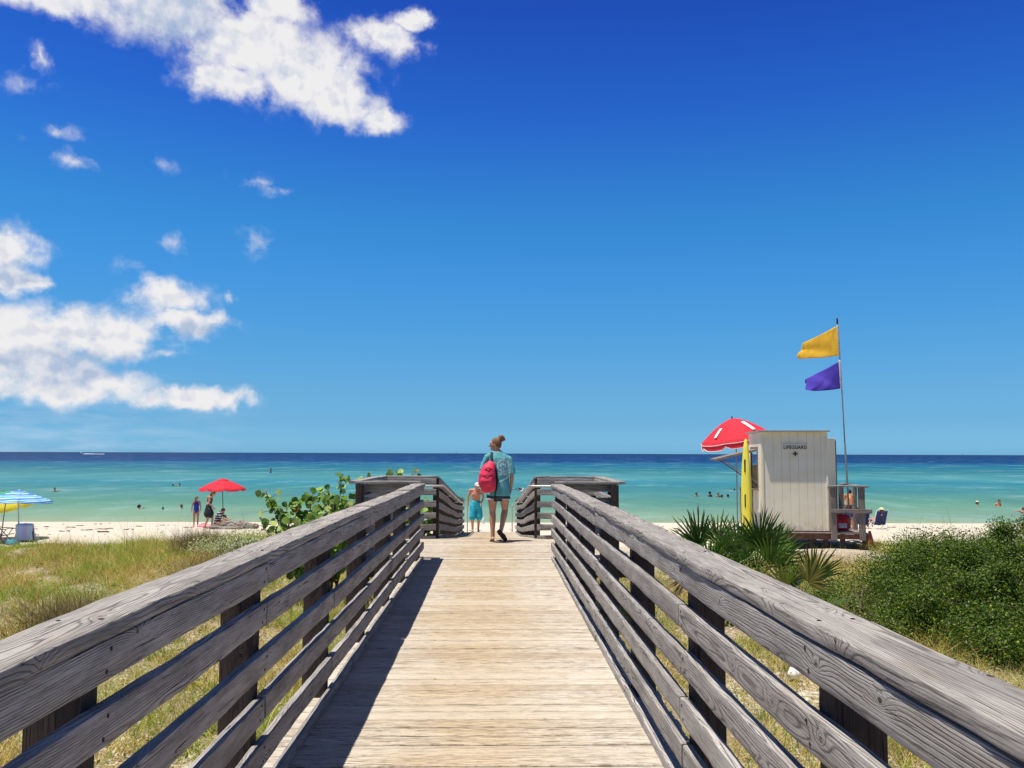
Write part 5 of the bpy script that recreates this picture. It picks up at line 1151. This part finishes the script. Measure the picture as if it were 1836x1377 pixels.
def on_chair(label, px, Y, rz, skin, hair, shirt, hatcol=None, H=1.6):
    p = gp(px, Y); root = empty('person', p, rz, label=label, cat='person'); J, s = seated_joints(H, .42, .27)
    bd, q, L = body(J, skin, s, .015, face=(0, -1, .05), parent=root, headup=(0, .2, 1)); haircap(L, q, s, hair, root, .1, .014)
    if shirt:
        mb = MB(); mb.tube([J['pel'], J['waist'], J['chest']], [(.165*s, .12*s), (.14*s, .105*s), (.168*s, .12*s)], 16, side=(1, 0, 0)); mb.build('swimsuit', shirt, root, voxel=.015, it=3)
    if hatcol: hat(L, q, s, hatcol, root, .16)
    return p
RZ = R(180)   # facing the sea
p = gp(1576, 37.6); beach_chair('navy beach chair with white arms, furthest right', p, RZ+R(8), navy, wf)
on_chair('person in pale yellow hat sitting in the furthest right beach chair', 1576, 37.6, RZ+R(8), SK3, HB, plain('dark_swimsuit', (.03, .03, .06), .7), plain('yellow_straw', (.78, .66, .30), .9))
p = gp(1546, 38.2); beach_chair('navy beach chair half hidden behind the platform post', p, RZ-R(4), navy, wf)
on_chair('dark haired person sitting in the chair half hidden behind the platform post', 1544, 38.2, RZ, SK4, HD, None, None)
p = gp(1520, 39.4); beach_chair('small blue beach chair seen through the platform railing', p, RZ+R(5), plain('blue_chair_fabric', (.03, .07, .30), .8), wf)
on_chair('small person with light hair in the blue chair seen through the railing', 1520, 39.4, RZ, SK1, HL, plain('pale_top', (.5, .5, .6), .8), None, 1.25)
p = gp(1505, 38.4); beach_chair('grey beach chair mostly hidden by the hut door', p, RZ, grey, wf)
on_chair('person in pink sun hat seated behind the hut platform', 1506, 38.4, RZ, SK2, HB, plain('pink_top', (.7, .4, .42), .8), plain('pink_hat', (.68, .36, .34), .9), 1.7)
p = gp(1524, 35.5); st_ = empty('person', p, R(150), label='shirtless tanned person standing beyond the hut platform railing', cat='person')
J, s = stand(1.72, chest=(0, -.06, 1.28), neck=(0, -.1, 1.44), head=(0, -.17, 1.54)); bd, q, L = body(J, plain('deep_tan', (.50, .20, .08), .5), s, .014, parent=st_); haircap(L, q, s, HD, st_)
mb = MB(); mb.tube([(0, 0, .96*s), (0, 0, .88*s)], [(.17, .12), (.178, .13)], 16, side=(1, 0, 0))
for sx in (-1, 1): mb.tube([(.092*sx, 0, .88*s), (.10*sx, -.01, .62*s)], [.108, .115], 12)
mb.build('swim_shorts', plain('navy_shorts', (.03, .04, .16), .8), st_, voxel=.014, it=2)
m_, g, b = newmat('lilac_striped_towel'); x_ = g.sep(g.obj())[0]
g.put(b.inputs['Base Color'], g.ramp(g.m('FRACT', g.m('MULTIPLY', x_, 2.6)), [(0, (.66, .62, .84)), (.35, (.80, .74, .88)), (.45, (.55, .76, .72)), (.6, (.74, .82, .80)), (.72, (.84, .62, .72)), (1, (.64, .60, .84))])); b.inputs['Roughness'].default_value = .95
p = gp(50, 25.4, .0); beach_chair('beach chair under a pale striped towel at the left edge', p, R(192), grey, wf, m_)
p = gp(-2, 26.6); beach_chair('low dark beach chair cut by the left edge of the picture', p, R(100), grey, plain('dark_tube', (.04, .035, .03), .5))

# red equipment bag, cone
def hobj(name, mb, mat, label, cat, x, y, z, rz=0):
    o = mb.build(name, mat); o.location = hw(x, y, z); o.rotation_euler = (0, 0, -TH+rz); return tag(o, label, cat)
rbag = empty('equipment_bag', hw(W_+.37, .30, Z0-.03), -TH, label='red equipment bag standing on the hut platform', cat='bag')
mb = MB(); mb.box((0, 0, .24), (.40, .26, .42), ch=.06); mb.build('body', plain('dark_red_nylon', (.42, .01, .03), .7, .25, 8, .4), rbag)
mb = MB(); mb.box((.02, -.135, .17), (.22, .02, .13), ch=.008); mb.build('label_patch', plain('pale_patch', (.45, .42, .46), .7), rbag)
mb = MB(); mb.tube([(-.14, 0, .44), (-.05, 0, .53), (.08, 0, .53), (.15, 0, .44)], .014, 6); mb.tube([(-.20, -.10, .40), (0, -.135, .34), (.20, -.10, .40)], .014, 6); mb.build('strap', FX, rbag, True)
p = at(1560, 975, 23.3); cz_ = gz(p.x, 23.3)
cone = empty('traffic_cone', (p.x, 23.3, cz_), label='small orange traffic cone on the sand behind the bush', cat='traffic cone')
mb = MB(); mb.tube([(0, 0, .03), (0, 0, .40)], [.12, .03], 16, caps=False); mb.build('cone', plain('orange_plastic', (.85, .14, .06), .5), cone, True)
mb = MB(); mb.box((0, 0, .015), (.30, .30, .03), ch=.008); mb.build('base', plain('orange_base', (.7, .12, .06), .6), cone)

# ------------------------------------------------------------------ in the water
def wp(px, py):
    d = (at(px, py, 100)-CAM); k = (SEA-CAM.z)/d.z; return CAM+d*k
def swimmer(label, px, py, skin, hair, up_=.30, rz=0, arm=None, s=1., lean=0, hatcol=None):
    p = wp(px, py); root = empty('person', p, rz, label=label, cat='person')
    z = up_-.42   # height of the shoulders over the water
    mb = MB(); sh = up_-.26
    mb.tube([(0, .05, sh-.55), (0, .02, sh-.25), (0, 0, sh-.06)], [(.15, .10), (.165, .11), (.10, .07)], 14, side=(1, 0, 0))
    for sx in (-1, 1):
        mb.tube([(0, 0, sh-.03), (.17*sx, 0, sh-.06)], [.05, .055], 10)
        if arm == sx: mb.tube([(.17*sx, 0, sh-.06), (.38*sx, -.06, sh+.02), (.62*sx, -.08, max(.02, sh-.02))], [.05, .036, .026], 10); hand(mb, (.62*sx, -.08, max(.02, sh-.02)), (.38*sx, -.06, sh+.02), 1, .4)
        else: mb.tube([(.17*sx, 0, sh-.06), (.24*sx, -.08, sh-.32), (.20*sx, -.28, sh-.40)], [.05, .036, .026], 10)
    mb.tube([(0, 0, sh-.05), (0, -.02, sh+.06)], [.055, .05], 10)
    q, L = headmesh(mb, (lean, -.02, sh+.15), (.3, -1, 0), 1.)
    mb.build('body', skin, root, voxel=.018, it=3)
    haircap(L, q, 1.05, hair, root, .08, .016)
    if hatcol: hat(L, q, 1., hatcol, root, .12, 'cap')
    return root
swimmer('leftmost swimmer of the row left of the yellow board, water up to the neck', 1249, 890, SK2, HD, .34)
swimmer('tallest dark haired swimmer in the row left of the yellow board', 1273, 891, SK4, HD, .46, R(30))
swimmer('third swimmer from the left in the row left of the yellow board', 1288, 891.5, SK2, HB, .40, R(-20))
swimmer('low swimmer close beside another in the row left of the yellow board', 1294, 892.5, SK1, HD, .26, R(60))
swimmer('rightmost swimmer of the row left of the yellow board', 1305, 892, SK4, HD, .28, R(180))
swimmer('swimmer floating just left of the yellow board, further out', 1317, 880, SK1, HD, .24, 0, -1)
swimmer('sunburnt swimmer in light cap, left of the pair at right', 1752, 906, SK3, HB, .30, R(50), None, 1, 0, plain('straw_cap', (.70, .55, .35), .9))
swimmer('dark haired swimmer leaning over, right of the pair at right', 1790, 907.5, SK3, HD, .46, R(-30), None, 1, .08)
swimmer('sunburnt person in the water cut by the right edge', 1836, 921, plain('pink_skin', (.70, .24, .17), .5), HL, .42, 0, -1)
swimmer('swimmer with one arm stretched out above the blue striped umbrella', 98, 881.5, SK1, HD, .36, R(15), 1)
swimmer('dark haired swimmer whose head shows just above the blue striped umbrella', 10, 893, SK2, HD, .42)
swimmer('dark head of a swimmer, left of the distant pair', 310, 871.5, SK4, HD, .24)
swimmer('swimmer with raised arm, right of the distant pair', 322, 871.5, SK1, HD, .32, 0, -1)
swimmer('swimmer with dark hair lying forward in the shallow water', 249, 912.5, SK1, HD, .28, R(90), 1)
swimmer('light haired swimmer low in the shallow water near the child', 325, 911.5, SK1, HL, .28, R(200))
mb = MB(); mb.tube([(0, 0, -.2), (0, 0, .10), (0, 0, .16)], [.07, .07, .03], 10); o = mb.build('float', plain('dark_green_float', (.03, .12, .10), .5), None, True); o.location = wp(292, 913.5); tag(o, 'small dark float between two swimmers in the shallow water', 'float')
bo = empty('marker_buoy', wp(485, 848), label='grey cylindrical marker buoy standing in the mid water', cat='buoy')
mb = MB(); mb.tube([(0, 0, -.3), (0, 0, .55), (0, 0, .98)], [.19, .18, .13], 12); mb.build('float', plain('grey_buoy_paint', (.22, .26, .28), .6), bo, True)
mb = MB(); mb.tube([(0, 0, .66), (0, 0, .80)], [.17, .165], 12, caps=False); mb.build('band', plain('orange_band', (.5, .22, .08), .6), bo)
for (px, lab) in ((818, 'tiny channel marker on the horizon above the walker'), (1725, 'tiny channel marker on the horizon at far right')):
    y_ = 2000.; x_ = at(px, 815, y_).x; mkr = empty('channel_marker', (x_, y_, SEA), label=lab, cat='marker', group='channel markers on the horizon')
    mb = MB(); mb.tube([(0, 0, -1), (0, 0, 4.5)], .35, 8); mb.build('pile', M['edge'], mkr); mb = MB(); mb.box((0, 0, 5), (2.2, .3, 1.8), ch=.1); mb.build('board', M['edge'], mkr)
bw_ = wp(152, 813.6); y_ = 1500.; bx = at(146, 812, y_).x
boat = empty('motorboat', (bx, y_, SEA), R(180), label='white motorboat speeding along the horizon at left', cat='boat')
V = []; hull = [(-4.5, .15, 1.9), (-2.5, 1.1, 1.7), (1, 1.5, 1.4), (4.2, 1.4, 1.3)]; mb = MB()
for (x_, w2, h2) in hull: V += [(x_, -w2, h2), (x_+.4, -w2*.55, -.3), (x_+.4, w2*.55, -.3), (x_, w2, h2)]
Fs = [(i*4+j, i*4+(j+1) % 4, (i+1)*4+(j+1) % 4, (i+1)*4+j) for i in range(3) for j in range(4)]+[(0, 3, 2, 1), (12, 13, 14, 15)]
mb.add(V, Fs); mb.build('hull', M['white'], boat)
mb = MB(); mb.box((.3, 0, 2.3), (2.4, 1.9, 1.7), ch=.2); mb.build('cabin', M['white'], boat); mb = MB(); mb.box((-.92, 0, 2.55), (.1, 1.5, .8)); mb.build('windscreen', M['dark'], boat)
foam, g, b = newmat('sea_foam'); g.put(b.inputs['Base Color'], (.82, .86, .86, 1)); b.inputs['Roughness'].default_value = .9
mb = MB(); rg_ = random.Random(4)
for i in range(46):
    t = i/45; mb.ell((5+t*34, rg_.uniform(-1, 1)*(1+t*1.5), .1), (1.6, 1.0+t, (1.0-.75*t)*rg_.uniform(.5, 1.1)+.12), None, 8)
o = mb.build('wake', foam, None, voxel=.35, it=1); o.location = (bx, y_, SEA); tag(o, 'white foam wake trailing behind the motorboat', 'wake', kind='stuff')

# seaweed and debris on the sand
mb = MB(); rg_ = random.Random(21); wr_ = []
SWM = plain('dry_seaweed', (.10, .07, .04), .95, .4, 20)
wd_ = []
for (px, py) in ((23, 948), (94, 945), (110, 953), (126, 946), (145, 943), (178, 940), (181, 949), (182, 954), (199, 948), (153, 951), (60, 949), (336, 946), (250, 944), (230, 950), (290, 942), (1175, 945), (1190, 951), (1640, 948), (1700, 952), (1600, 946)):
    # walk the ray down to the terrain
    d = (at(px, py, 100)-CAM)/100; Y = 26
    while Y < 44 and (CAM+d*Y).z > gz((CAM+d*Y).x, Y): Y += .1
    c_ = CAM+d*Y; wd_.append(c_)
    for k in range(rg_.randint(3, 6)):
        mb.ell((c_.x+rg_.gauss(0, .11), Y+rg_.gauss(0, .08), gz(c_.x, Y)+.012), (rg_.uniform(.04, .14), rg_.uniform(.03, .08), .02), None, 6)
for k in range(150):
    Y = rg_.uniform(26.5, 43); X_ = rg_.uniform(-.62, .62)*Y; mb.ell((X_, Y, gz(X_, Y)+.006), (rg_.uniform(.02, .07), rg_.uniform(.02, .05), .012), None, 6)
tag(mb.build('seaweed', SWM), 'scattered scraps of dry seaweed on the pale sand', 'seaweed', kind='stuff')
heap('paper_scrap', 'crumpled white paper scrap lying in the grass right of the main railing', 'litter', Vector((3.28, 9.5, gz(3.28, 9.5)+.05)), (.16, .12, .12), M['white'], 31, 6, .008)
